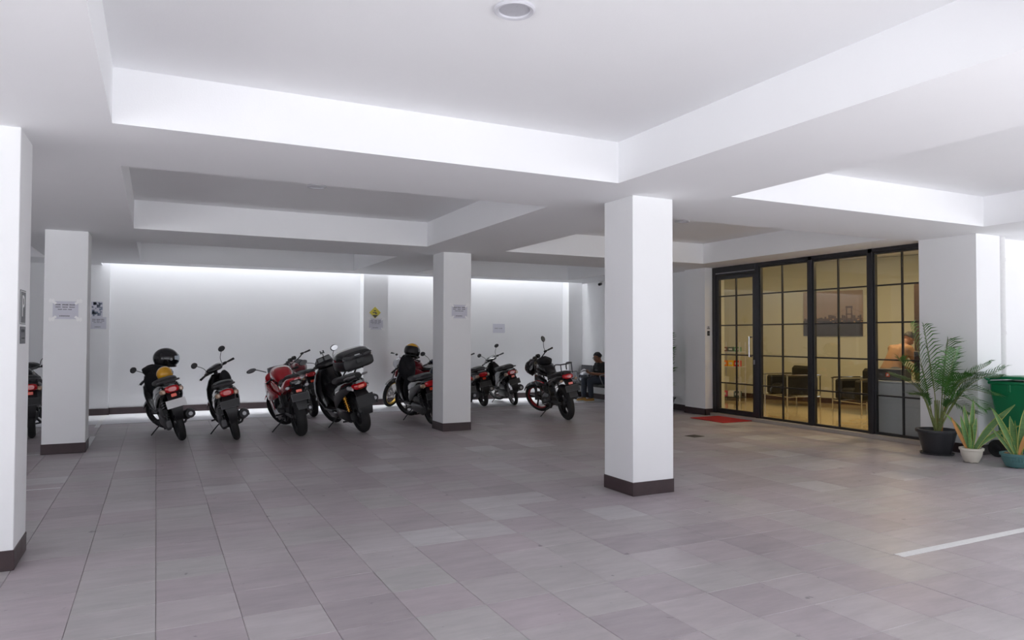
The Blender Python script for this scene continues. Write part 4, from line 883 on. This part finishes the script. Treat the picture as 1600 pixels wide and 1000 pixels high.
    for s in (-1, 1): MB(Matrix.Translation((s*.15, -.607, 1.23)) @ Matrix.Rotation(R_(-s*10), 4, 'Y')).ell((0, 0, 0), (.075, .016, .028), 12, 6).build('box_reflector', 'dgrey', bx)
    B(-.045, .045, -.637, -.60, 1.125, 1.195, .006).build('latch', 'black', bx); B(-.04, .04, -.615, -.60, 1.24, 1.255, .002).build('emblem_strip', 'silver', bx)
    hb, T = handlebar(t, .97, 1.03, .36, .03, .08, steer=.15)
    MB(T).loft([(-.1, .02, .06, .02), (-.05, .03, .13, .04), (.05, .03, .17, .05), (.11, .0, .1, .04)], 16, 2.6).build('handlebar_cover', 'black', hb)
    MB(T).box(-.12, .12, -.0, .04, .06, .15, .012).build('instrument_panel', 'gloss', hb)
    m = MB(T).tube([(0, -.02, .07), (.0, -.02, .22)], .007, 6, 0).build('phone_holder', 'black', hb)
    MB(T).box(-.025, .025, -.03, -.01, .21, .225).box(-.03, -.02, -.035, -.005, .2, .25).box(.02, .03, -.035, -.005, .2, .25).build('holder_clamp', 'black', m, 0, kind='stuff')
    mirror(hb, T, -.16, 0, .05, -1, .11, .15, (.075, .014, .04), 'grey'); mirror(hb, T, .16, 0, .05, 1, .14, .06, (.07, .014, .05), 'chrome')
    return t
s4 = maxi()
# ---- behind and around the column
s7, T7 = scooter('scooter', 'black scooter half hidden by the column with a red reflector', (4.13, 11.22), -1, 13, steer=.5, swirl='black', mirrors=(0, 0), seat_h=.78, white_plate=False)
p = w_of(s7, (.04, .90, .92)); soft('riding_jacket', 'black jacket draped over the scooter beside the column', 'jacket', p, (0, -.2, 0), (.15, .11, .22), seed=21, folds=.2)
p = w_of(s7, (-.06, .72, .55)); soft('rain_cover', 'black cloth cover hanging low between leg shield and seat of the scooter beside the column', 'cloth', p, (0, -.2, 0), (.10, .06, .26), seed=25, folds=.12)
p = w_of(s7, (.20, .93, 1.18)); helmet('black helmet with yellow top hung over the scooter beside the column', p, (R_(12), R_(-4), R_(140)), 'gloss', 'black', 1.1, stripe='yellow')
s6, T6 = motorbike('classic_motorcycle', 'small classic motorcycle with chrome round headlamp and yellow front rim', (5.42, 14.80), 113, 6, 'classic', body='maroon', tank='maroon', rim='yrim', style='wire', steer=.3, mirrors=(0, 0), twr=.09, twf=.08, wb=1.15, r=.29, bar=(.93, .98))
s7b, T7b = scooter('scooter', 'dark navy scooter whose handlebar peeks out left of the column', (5.12, 12.25), 4, 8, body='navy', side='navy', steer=.2, mirrors=(1, 1))
s8, T8 = scooter('scooter', 'black scooter just right of the notice column with a round tail lamp', (6.18, 13.68), -5, 12, body='black', side='gloss', steer=.5, wb=1.15, bar_z=.0, swirl='grey')
s9, T9 = scooter('moped', 'slim black moped with silver wire wheel right of the notice column', (6.86, 13.62), -8, 14, body='gloss', side='gloss', r=.29, tw=.07, steer=.5, wb=1.15, seat_h=.80)
for s in [c for c in s9.children if c.name.startswith('rear_wheel')]:
    for c in list(s.children):
        if c.name.split('.')[0] in ('spoke',): bpy.data.objects.remove(c)
    m = MB(); ri = .22
    for k in range(18):
        a = 2*math.pi*k/18; b = a+.25*(1 if k % 2 else -1); sx = .03 if k % 2 else -.03
        m.tube([(sx, .04*math.cos(a), .04*math.sin(a)), (0, ri*math.cos(b), ri*math.sin(b))], .003, 4, 0)
    m.build('wire_spoke', 'silver', s, 0, kind='stuff')
    for c in s.children:
        if c.name.startswith('rim'): c.data.materials[0] = MT['silver']
s10, T10 = motorbike('naked_motorcycle', 'black motorcycle with red-rimmed wheels and a rear rack, parked alone on the right', (6.50, 10.81), -8, 11, 'naked', body='gloss', tank='gloss', rim='black', front_rim='redrim', steer=.6, wb=1.32, rack=True, bar=(.93, 1.06), mirrors=(0, 1), twr=.12, twf=.09, frame='black', plate_x=0)
for s in (-1, 1): MB().tube([(s*.155, .50, .66), (s*.185, .72, .70), (s*.185, .92, .66)], .009, 6, 4).build('red_trim', 'red', s10)
p = w_of(s10, (.01, .70, 1.02)); soft('tank_bag', 'black bag resting on the tank of the lone right motorcycle', 'bag', p, (0, -.1, 0), (.13, .17, .09), seed=31, folds=.12)
p = w_of(s10, (-.12, 1.08, .92)); soft('wrapped_cover', 'crumpled glossy black wrapping around the headlamp of the lone right motorcycle', 'cover', p, (0, -.1, 0), (.13, .11, .15), 'gloss', seed=37, folds=.16)
s11, T11 = scooter('scooter', 'dark grey scooter seen in the gap between the two left columns', (-1.56, 12.15), 8, 3, body='black', side='dgrey', swirl='grey', steer=-.1, seat_h=.80)
p = w_of(s11, (-.03, .62, .86)); helmet('black helmet on the scooter in the gap between the left columns', p, (0, 0, 0), 'gloss', 'visor', .9)
# ------------------------------------------------------------------ people
def blob(parts, voxel, name, m, parent, smooth=6, ang=0):
    """capsule chains and lofts merged into one continuous surface by a voxel remesh"""
    mb = MB()
    for q in parts: mb.add(q.v, q.f)
    o = mb.build(name+'_tmp', m, None, 0)
    md = o.modifiers.new('r', 'REMESH'); md.mode = 'VOXEL'; md.voxel_size = voxel
    sm = o.modifiers.new('s', 'SMOOTH'); sm.iterations = smooth; sm.factor = .5
    me = bpy.data.meshes.new_from_object(o.evaluated_get(bpy.context.evaluated_depsgraph_get()))
    bpy.data.objects.remove(o); me.name = name
    me.polygons.foreach_set('use_smooth', [True]*len(me.polygons))
    r = bpy.data.objects.new(name, me); COL.objects.link(r); r.parent = parent; return r
def limb(pts, rad, n=14, k=4):
    m = MB(); m.tube(pts, rad, n, k); m.ell(pts[0], (rad[0],)*3, n, 8); m.ell(pts[-1], (rad[-1],)*3, n, 8); return m
def head_parts(c, T):
    q = []
    def e(p, r): m = MB(T); m.ell(p, r, 20, 14); q.append(m)
    e((0, 0, .02), (.074, .092, .088)); e((0, .022, -.04), (.058, .068, .066)); e((0, .05, -.085), (.034, .032, .026))
    e((0, .1, -.022), (.013, .02, .022)); e((0, .088, .002), (.010, .014, .024)); e((0, .078, .028), (.045, .018, .012))
    e((0, .088, -.058), (.022, .012, .008)); e((0, .086, -.07), (.02, .012, .008))
    for s in (-1, 1): e((s*.076, -.005, -.012), (.010, .020, .032)); e((s*.042, .062, -.03), (.022, .024, .022))
    return q
def hand_parts(w, e, palm_n, s, curl=1.0, scale=1.0):
    """w wrist, e direction of the fingers, palm_n palm normal; palm, four fingers, thumb"""
    e = Vector(e).normalized(); n = Vector(palm_n).normalized(); n = (n-e*n.dot(e)).normalized(); b = e.cross(n)*s; w = Vector(w); q = []
    m = MB(); P = [w, w+e*.03, w+e*.085]
    rg = []
    for p, hw, hh in ((w-e*.01, .025, .02), (w+e*.02, .034, .017), (w+e*.06, .041, .015), (w+e*.09, .038, .012)):
        rg.append([p+b*hw*scale*math.cos(a)+n*hh*scale*math.sin(a) for a in [2*math.pi*j/12 for j in range(12)]])
    m.rings(rg); q.append(m)
    for k, (off, L) in enumerate(((-.030, .070), (-.010, .082), (.011, .076), (.030, .058))):
        p0 = w+e*.082+b*off; p1 = p0+e*L*.42+n*.010*curl; p2 = p1+e*L*.28+n*.022*curl; p3 = p2+e*L*.16+n*.026*curl
        q.append(limb([p0-e*.02, p0, p1, p2, p3], [.0095, .0095, .009, .0085, .0075], 8, 2))
    t0 = w+e*.025-b*.028; t1 = t0+e*.03-b*.024+n*.012; t2 = t1+e*.03-b*.004+n*.018
    q.append(limb([t0, t1, t2], [.013, .011, .009], 8, 2)); return q
def person(label, loc, rz, J, shirt, trousers='jeans', shoe='shoe', glasses=False, sleeve=.62, hs=1.0, held=None, head_only=False):
    t = thing('person', label, 'person', loc, rz)
    V = Vector; hd = V(J['head']); T = Matrix.Translation(hd) @ Matrix.Rotation(R_(J.get('turn', 0)), 4, 'Z') @ Matrix.Rotation(R_(-J.get('nod', 0)), 4, 'X')
    q = head_parts(None, T)
    q.append(limb([J['neck'], hd+T.to_3x3() @ V((0, -.015, -.07))], [.055, .05], 14, 0))
    q.append(limb([J['pelvis'], J['waist'], J['chest'], V(J['neck'])-V((0, 0, .05))], [.13, .115, .13, .07], 16, 3))
    for s, S in ((-1, 'l'), (1, 'r')):
        sh, el, wr = V(J['sh'+S]), V(J['el'+S]), V(J['wr'+S]); hp, kn, an = V(J['hip'+S]), V(J['kn'+S]), V(J['an'+S])
        q.append(limb([V(J['neck'])+(sh-V(J['neck']))*.3, sh], [.06, .058], 12, 0)); q.append(limb([sh, sh+(el-sh)*.5, el], [.052, .047, .038])); q.append(limb([el, el+(wr-el)*.35, wr], [.038, .038, .025]))
        q.append(limb([hp, hp+(kn-hp)*.5, kn], [.085, .075, .055])); q.append(limb([kn, kn+(an-kn)*.35, an], [.055, .056, .036])); q.append(limb([an, an+V((0, .06, -.035)), an+V((0, .13, -.045))], [.036, .035, .03]))
        q += hand_parts(wr, J['hd'+S], J['pn'+S], s)
    body = blob(q, .0075, 'body', 'skin', t)
    # shirt over torso and upper arms, ending at the sleeves
    q = [limb([V(J['pelvis'])+V((0, 0, .04)), J['waist'], J['chest'], V(J['neck'])-V((0, 0, .035))], [.152, .14, .15, .082], 18, 3)]
    for S in 'lr':
        sh, el = V(J['sh'+S]), V(J['el'+S]); q.append(limb([V(J['neck'])+(sh-V(J['neck']))*.35-V((0, 0, .02)), sh], [.07, .07], 12, 0)); q.append(limb([sh, sh+(el-sh)*sleeve], [.068, .064], 14, 0))
        # wider chest
        q.append(limb([V(J['chest'])+(sh-V(J['chest']))*.45, V(J['waist'])+(V((sh.x, 0, 0)))*.25], [.11, .10], 14, 0))
    blob(q, .011, 'shirt', shirt, t, 4)
    q = [limb([V(J['pelvis'])+V((-.06, 0, 0)), V(J['pelvis'])+V((.06, 0, 0))], [.142, .142], 14, 0)]
    for S in 'lr':
        hp, kn, an = V(J['hip'+S]), V(J['kn'+S]), V(J['an'+S]); q.append(limb([hp, hp+(kn-hp)*.5, kn], [.10, .09, .072])); q.append(limb([kn, kn+(an-kn)*.4, an+(kn-an)*.08], [.072, .068, .058]))
    blob(q, .012, 'trousers', trousers, t, 4)
    for S in 'lr':
        an = V(J['an'+S]); z0 = an.z-.085
        sh_ = blob([limb([an+V((0, -.03, -.045)), an+V((0, .07, -.052)), an+V((0, .15, -.058))], [.044, .042, .036]), limb([an, an+V((0, 0, -.04))], [.046, .046], 12, 0)], .009, 'shoe', shoe, t, 3)
        MB().loft([(-.075, 0, .03, .014), (-.05, 0, .042, .016), (.08, 0, .046, .016), (.16, 0, .042, .015), (.195, 0, .025, .012)], 14, 3).build('sole', 'sole', sh_, loc=(an.x, an.y, z0+.012))
    # hair cap, eyes, brows, glasses
    m = MB(T); rg = []
    for i in range(10):
        b = R_(4+100*i/9); l = []
        for j in range(26):
            a = 2*math.pi*j/26; fr = math.cos(a); bb = b if fr < .35 else min(b, R_(62))
            k = 1+.05*math.sin(7*a+i)+.03*math.sin(13*a)
            l.append((.084*k*math.sin(bb)*math.sin(a), .102*k*math.sin(bb)*math.cos(a)-.004, .02+.102*k*math.cos(bb)))
        rg.append(l)
    m.rings(rg).build('hair', 'hair', t, 60)
    for s in (-1, 1):
        MB(T).ell((s*.031, .082, .008), (.011, .006, .006), 10, 8).build('eye', 'white', body); MB(T).ell((s*.031, .0868, .008), (.0045, .0025, .0045), 8, 6).build('iris', 'black', body)
        MB(T).box(s*.031-.017, s*.031+.017, .088, .094, .024, .029, .002).build('eyebrow', 'hair', t, 0)
        if glasses: MB(T).lathe([(.017, -.002), (.021, -.002), (.021, .002), (.017, .002)], c=(s*.031, .104, .006), axis='y', n=16, closed=True).build('glasses_rim', 'black', t); MB(T).tube([(s*.052, .104, .008), (s*.08, .03, .008), (s*.084, -.01, 0)], .0025, 5, 3).build('glasses_temple', 'black', t)
    if glasses: MB(T).tube([(-.011, .105, .009), (.011, .105, .009)], .0022, 5, 0).build('glasses_bridge', 'black', t)
    MB(T).box(-.02, .02, .096, .1, -.067, -.0645).build('mouth', mat('lip', (.2, .06, .045), .5), body, 0)
    return t
# bench along the right wall (backs to the wall, seats facing -x)
bn = thing('waiting_bench', 'black metal waiting bench along the right wall', 'bench', (9.08, 13.9, 0), R_(90))    # local +y -> world -x, local +x -> world +y
L_ = 1.0
MB().box(-L_, L_, -.06, .0, .30, .345, .006).build('beam', 'black', bn, 0)
for k, x in enumerate((-.85, .85)):
    MB().tube([(x, .22, .015), (x, .02, .10), (x, -.03, .30)], .02, 8, 4).tube([(x, -.03, .30), (x, -.06, .1), (x, -.2, .015)], .02, 8, 3).build('leg', 'black', bn)
for k in range(4):
    x = -L_+.25+k*.5
    rg = [((x-.23), (x+.23), y, z) for y, z in ((.24, .385), (.22, .40), (.1, .385), (-.08, .375), (-.16, .42), (-.2, .55), (-.235, .76), (-.245, .78))]
    st = MB().plate([((a, y, z), (b, y, z)) for a, b, y, z in rg], .014).build('seat', 'dgrey', bn, 50)
    for z in (.3,): MB().box(x-.2, x+.2, -.12, -.08, .345, .365).build('bracket', 'silver', bn, 0)
for k in range(5):
    x = -L_+k*.5
    MB().tube([(x, -.1, .38), (x, -.12, .60), (x, -.05, .62), (x, .18, .60), (x, .2, .56), (x, .12, .38)], .012, 8, 3).build('armrest', 'silver', bn)
J = dict(head=(0, .10, .995), nod=18, turn=-4, neck=(0, .035, .86), chest=(0, -.01, .72), waist=(0, -.05, .57), pelvis=(0, -.04, .50), shl=(-.175, .0, .82), shr=(.175, .0, .82), ell=(-.215, .07, .60), elr=(.215, .07, .60),
         wrl=(-.07, .27, .635), wrr=(.07, .27, .635), hdl=(.35, .75, .15), hdr=(-.35, .75, .15), pnl=(.2, -.2, 1), pnr=(-.2, -.2, 1), hipl=(-.09, 0, .475), hipr=(.09, 0, .475), knl=(-.11, .38, .47), knr=(.13, .38, .47), anl=(-.09, .33, .088), anr=(.12, .40, .088))
pp = person('seated person in black t-shirt, jeans and tan shoes looking down at a phone', (9.10, 13.68, 0), R_(90), J, 'tshirt', glasses=True)
MB().box(-.07, .05, .148, .153, .70, .712).build('shirt_print', 'grey', pp, 0)
ph = thing('mobile_phone', 'dark mobile phone held in both hands of the seated person', 'phone', Vector((9.10, 13.68, 0))+Matrix.Rotation(R_(90), 3, 'Z') @ Vector((0, .37, .67)), (R_(35), 0, R_(90)))
B(-.036, .036, -.07, .07, -.004, .004, .003).build('case', 'black', ph); B(-.032, .032, -.064, .064, .004, .0048).build('screen', 'gloss', ph, 0)
h_ = helmet('silver grey helmet lying on the bench beside the seated person', (8.98, 14.22, .525), (0, 0, R_(120)), 'sil', 'visor', .98, stripe=None)
MB().tube([(-.09, -.02, .1), (0, .0, .17), (.08, .02, .12)], .014, 8, 4).build('carry_strap', 'white', h_)
J2 = dict(head=(0, .36, 1.44), nod=40, turn=0, neck=(0, .27, 1.31), chest=(0, .15, 1.19), waist=(0, .04, 1.03), pelvis=(0, -.02, .87), shl=(-.18, .19, 1.27), shr=(.18, .19, 1.27), ell=(-.22, .32, 1.03), elr=(.22, .32, 1.03),
          wrl=(-.12, .52, .90), wrr=(.12, .52, .90), hdl=(.2, 1, -.1), hdr=(-.2, 1, -.1), pnl=(0, 0, -1), pnr=(0, 0, -1), hipl=(-.09, -.02, .85), hipr=(.09, -.02, .85), knl=(-.1, .03, .46), knr=(.1, .03, .46), anl=(-.1, -.02, .09), anr=(.1, -.02, .09))
person('person in rust-coloured shirt bending forward behind the office counter', (10.8, 7.72, .0), R_(258), J2, 'orange', sleeve=.7, shoe='black')
# ------------------------------------------------------------------ plants and bin
def potmesh(t, r0, r1, h, lip, m, name='pot'):
    MB().lathe([(0, 0), (r0*.96, 0), (r0, .01), (r1, h-.045), (r1, h-.04), (r1+lip, h-.035), (r1+lip+.004, h-.015), (r1+lip, h), (r1-.012, h), (r1-.02, h-.04), (0, h-.04)], n=36).build(name, m, t, 35)
    MB().lathe([(0, h-.030), (r1-.03, h-.036), (r1-.018, h-.05)], n=24).build('soil', 'soil', t)
def frond(t, base, tip, arch, n=26, L=.30, droop=.5, seed=0, mt='leaf'):
    r = random.Random(seed); b = Vector(base); e = Vector(tip); mid = b+(e-b)*.5+Vector((0, 0, arch)); P = spline([b, b+(mid-b)*.5+Vector((0, 0, arch*.25)), mid, e], 10)
    o = MB().tube(P, [.009, .006, .0035, .0015], 6, 0).build('frond', 'stem', t)
    m = MB(); N = len(P)-1
    for k in range(n):
        u = .42+.58*k/(n-1); f = u*N; i = min(N-1, int(f)); p = P[i]+(P[i+1]-P[i])*(f-i); d = (P[i+1]-P[i]).normalized()
        side = d.cross(Vector((0, 0, 1)));
        if side.length < .2: side = Vector((.5, .87, 0))
        side.normalize(); up = side.cross(d).normalized()
        prof = math.sin(math.pi*min(1, (u-.34)*1.35))**.55 if u < 1 else .2
        for s in (-1, 1):
            ll = L*1.15*max(.3, prof)*r.uniform(.82, 1.1); dr = (d*.62+side*s*.8+up*.32).normalized()
            w = side.cross(dr)
            w = dr.cross(up).normalized()*.0085
            q1 = p+dr*ll*.45; q2 = p+dr*ll+Vector((0, 0, -droop*ll*r.uniform(.25, .6)))
            m.add([p-w*.4, p+w*.4, q1+w, q1-w, q2], [(0, 1, 2, 3), (3, 2, 4)])
    m.build('leaflet', mt, o, 0, kind='stuff'); return o
def palm(label, loc, specs, pr_=.215, ph_=.31, saucer=True, seed=0, scale=1.0):
    t = thing('potted_palm', label, 'plant', loc, 0, 'potted palms')
    potmesh(t, pr_*.72, pr_, ph_, .022, 'pot')
    MB().lathe([(pr_+.006, ph_-.10), (pr_+.004, ph_-.09), (pr_-.004, ph_-.085)], n=36) 
    if saucer: MB().lathe([(0, .002), (pr_*.86, .002), (pr_*.9, .02), (pr_*.86, .02), (pr_*.84, .01), (0, .01)], n=32).build('saucer', 'dgrey', t)
    r = random.Random(seed)
    for k in range(7):
        a = r.uniform(0, 6.28); q = r.uniform(0, .07); x, y = q*math.cos(a), q*math.sin(a)
        MB().tube([(x, y, ph_-.05), (x*1.5, y*1.5, ph_+.18), (x*2.1, y*2.1, ph_+.36)], [.011, .009, .006], 7, 3).build('cane', 'stem' if k % 3 else 'dry', t)
    for k, (tip, arch, L) in enumerate(specs):
        a = r.uniform(0, 6.28); frond(t, (.03*math.cos(a), .03*math.sin(a), ph_-.03), tip, arch, 24, L, .55, seed+k)
    return t
Rv = Vector((.5, -.87, 0)); Fv = Vector((.87, .5, 0))
def at(u, z, f=0): v = Rv*u+Fv*f; return (v.x, v.y, z)
palm('large potted palm in a black pot at the corner of the glass front', (8.78, 5.66, .0), [
    (at(-.28, 1.62, .05), .12, .30), (at(-.12, 1.60, -.1), .10, .28), (at(.13, 1.42, .05), .12, .30), (at(.22, 1.30, -.15), .14, .28), (at(-.5, .98, -.1), .22, .26), (at(-.38, 1.18, -.2), .16, .26),
    (at(.66, .98, .02), .30, .32), (at(.56, 1.14, -.1), .22, .30), (at(.62, .76, -.05), .30, .30), (at(.50, .60, -.2), .30, .26), (at(.38, 1.0, -.25), .25, .28), (at(.36, .55, -.28), .25, .2), (at(-.28, .75, -.25), .2, .18), (at(.7, 1.08, .1), .2, .28)], seed=4)
palm('potted palm partly hidden behind the right side of the big column', (9.02, 11.28, 0), [
    (at(.12, 1.52, -.05), .18, .30), (at(.16, 1.22, -.1), .2, .28), (at(-.1, 1.45, -.1), .15, .28), (at(-.3, 1.25, -.1), .2, .28), (at(.05, 1.0, -.3), .2, .26), (at(.13, .8, -.2), .25, .24), (at(-.25, .9, -.3), .2, .24), (at(-.05, 1.3, -.3), .2, .26), (at(.12, .55, -.25), .2, .2), (at(-.4, 1.0, -.2), .2, .26)], .17, .28, seed=40)
def sleaf(t, x, y, z0, h, w, az, tilt, bend, m='leaf2', seed=0, fold=.25):
    r = random.Random(seed); d = Vector((math.cos(az), math.sin(az), 0)); s = Vector((-d.y, d.x, 0)); P = []
    for k in range(9):
        u = k/8; P.append(Vector((x, y, z0))+d*(h*(math.sin(tilt)*u+bend*u*u))+Vector((0, 0, h*math.cos(tilt)*u-h*abs(bend)*.3*u*u)))
    ws = [.5, .66, .84, .97, 1, .95, .8, .5, .05]; az_v = Vector((-.87, -.5, 0))
    a_ = MB(); rg = []
    for k in range(9):
        n = d.cross(Vector((0, 0, 1))); ww = w*.82*ws[k]; tw = .5*math.sin(k*.35+seed); tg = (P[min(8, k+1)]-P[max(0, k-1)]).normalized(); fa = (az_v+s*.5*math.sin(seed*2.1+k*.25)).normalized(); sv = tg.cross(fa).normalized(); nn = sv.cross(tg)
        rg.append([P[k]-sv*ww+nn*ww*fold, P[k]-sv*ww*.5+nn*ww*.06, P[k], P[k]+sv*ww*.5+nn*ww*.06, P[k]+sv*ww+nn*ww*fold, P[k]+nn*(-.004)])
    o = a_.rings(rg).build('leaf', m, t, 60)
    for e in (0, 4):
        MB().rings([[g[e]*1.0+(g[e]-g[2])*.03+Vector((0, 0, .001))*i for i in (0,)]+[g[e]-(g[e]-g[2])*.16+(g[e]-g[2]).normalized().cross(Vector((0, 0, 1)))*.0005, g[e]-(g[e]-g[2])*.08+Vector((0, 0, .002))] for g in rg], cap=False).build('leaf_margin', 'edge' if m == 'leaf2' else 'dry', o, 60)
    return o
def snake(label, loc, pot_, leaves, r0, r1, h, feet=True, ribs=False):
    t = thing('snake_plant', label, 'plant', loc)
    MB().lathe([(0, 0.008), (r0, .008), (r0*1.12, .02), (r1*.93, h*.5), (r1, h-.03), (r1+.012, h-.025), (r1+.014, h), (r1-.012, h), (r1-.02, h-.03), (0, h-.03)], n=32).build('pot', pot_, t, 40)
    MB().lathe([(0, h-.02), (r1-.02, h-.028)], n=20).build('soil', 'soil', t)
    for k in range(4):
        a = k*math.pi/2+.5; MB(Matrix.Translation((r0*.75*math.cos(a), r0*.75*math.sin(a), .006))).box(-.012, .012, -.012, .012, -.006, .006, .002).build('foot', pot_, t)
    if ribs:
        for k in range(7):
            a = math.atan2(-loc[1], -loc[0])-.35+k*.12; q = r1*.955; MB(Matrix.Translation((q*math.cos(a), q*math.sin(a), h*.62)) @ Matrix.Rotation(a, 4, 'Z')).box(-.008, .008, -.004, .004, -.025, .025, .002).build('rib', pot_, t)
    for k, (x, y, hh, w, az, ti, be, m) in enumerate(leaves): sleaf(t, x, y, h-.04, hh, w, az, ti, be, m, k+3)
    r = random.Random(len(leaves))
    for k in range(9):
        a = r.uniform(0, 6.28); q = r.uniform(.03, r1-.02); MB(Matrix.Translation((q*math.cos(a), q*math.sin(a), h-.012)) @ Matrix.Rotation(r.uniform(0, 3), 4, 'Z') @ Matrix.Rotation(r.uniform(-.5, .5), 4, 'X')).loft([(-.035, 0, .004, .002), (0, .008, .014, .002), (.035, 0, .004, .002)], 6, 2).build('dry_leaf', 'dry', t)
    return t
aR = math.atan2(-.87, .5); aL = aR+math.pi; aF = math.atan2(-.5, -.87)
snake('snake plant with yellow-edged leaves in a cream pot beside the large palm', (8.55, 5.10, 0), 'wpot', [
    (.02, .0, .50, .022, aL, .30, .28, 'leaf2'), (-.01, .02, .42, .03, aL, .18, .02, 'leaf2'), (0, 0, .62, .030, aR, .02, .02, 'leaf2'), (.01, -.02, .66, .042, aR, .40, .22, 'leaf2'), (-.02, -.01, .40, .034, aR+.4, .1, .05, 'leaf2'),
    (0, .02, .55, .03, aL, .05, .05, 'leaf2'), (.02, -.03, .46, .03, aR, .45, .55, 'leaf2'), (-.02, .03, .42, .024, aL, .40, .0, 'dry'), (.02, .01, .36, .028, aF, .2, .1, 'leaf2'), (-.03, .0, .34, .02, aF, .1, .05, 'leaf2'), (-.01, .04, .2, .02, aL, .1, .1, 'leaf2')], .07, .115, .17)
snake('snake plant in a teal pot in front of the green bin', (8.68, 4.68, 0), 'tpot', [
    (0, 0, .58, .035, aL, .30, .10, 'leaf2'), (.02, -.02, .60, .045, aR, .10, .02, 'leaf2'), (-.01, .03, .42, .03, aL, .28, .02, 'leaf2'), (0, .01, .46, .035, aL, .06, .05, 'leaf2'), (-.02, -.03, .36, .024, aR, .2, .1, 'dry'), (.02, 0, .5, .03, aR, .3, .2, 'leaf2'), (-.03, .01, .36, .025, aL, .5, .1, 'leaf2'), (.01, .02, .42, .025, aF, .15, .05, 'leaf2')], .10, .15, .16, ribs=True)
t = thing('wheeled_bin', 'large green wheeled rubbish bin against the white wall at the right edge', 'bin', (9.50, 4.92, 0), R_(180))   # local +y = front = world -y
rg = []
for z, w, y0, y1 in ((.06, .225, -.24, .22), (.10, .24, -.25, .24), (.70, .275, -.34, .33), (.80, .285, -.355, .345), (.90, .285, -.355, .345)):
    rg.append([(w*sx-(.03*sx if c else 0), yy+(0 if c else (.03 if yy < 0 else -.03)), z) for sx, yy, c in ((-1, y0, 1), (1, y0, 1), (1, y0, 0), (1, y1, 0), (1, y1, 1), (-1, y1, 1), (-1, y1, 0), (-1, y0, 0))])
MB().rings(rg).build('body', 'bin', t, 20)
B(-.30, .30, -.37, .36, .885, .925, .012).build('rim', 'bin', t, 20)
for s in (-1, 1):
    for y in (-.12, .08): B(s*.285-.012, s*.285+.012, y-.015, y+.015, .80, .89, .004).build('rib', 'bin', t, 0)
for x in (-.15, .15): B(x-.015, x+.015, .34, .365, .80, .89, .004).build('rib', 'bin', t, 0)
MB().loft([(-.36, .95, .27, .012), (-.30, .965, .285, .02), (0, .975, .29, .024), (.30, .955, .295, .02), (.375, .93, .295, .012)], 18, 5).build('lid', 'bin', t)
MB().tube([(-.25, -.36, .93), (-.25, -.42, .96), (0, -.425, .965), (.25, -.42, .96), (.25, -.36, .93)], .015, 8, 2).build('handle', 'bin', t)
for s in (-1, 1):
    w_ = MB().lathe([(.05, -.022), (.10, -.022), (.105, -.012), (.105, .012), (.10, .022), (.05, .022)], c=(s*.275, -.27, .105), axis='x', n=28, closed=True).build('wheel', 'tyre', t)
    MB().lathe([(0, -.02), (.02, -.024), (.052, -.015), (.052, .015), (.02, .024), (0, .02)], c=(s*.275, -.27, .105), axis='x', n=16).build('wheel_hub', 'black', w_)
MB().tube([(-.25, -.27, .105), (.25, -.27, .105)], .012, 8, 0).build('axle', 'dgrey', t)
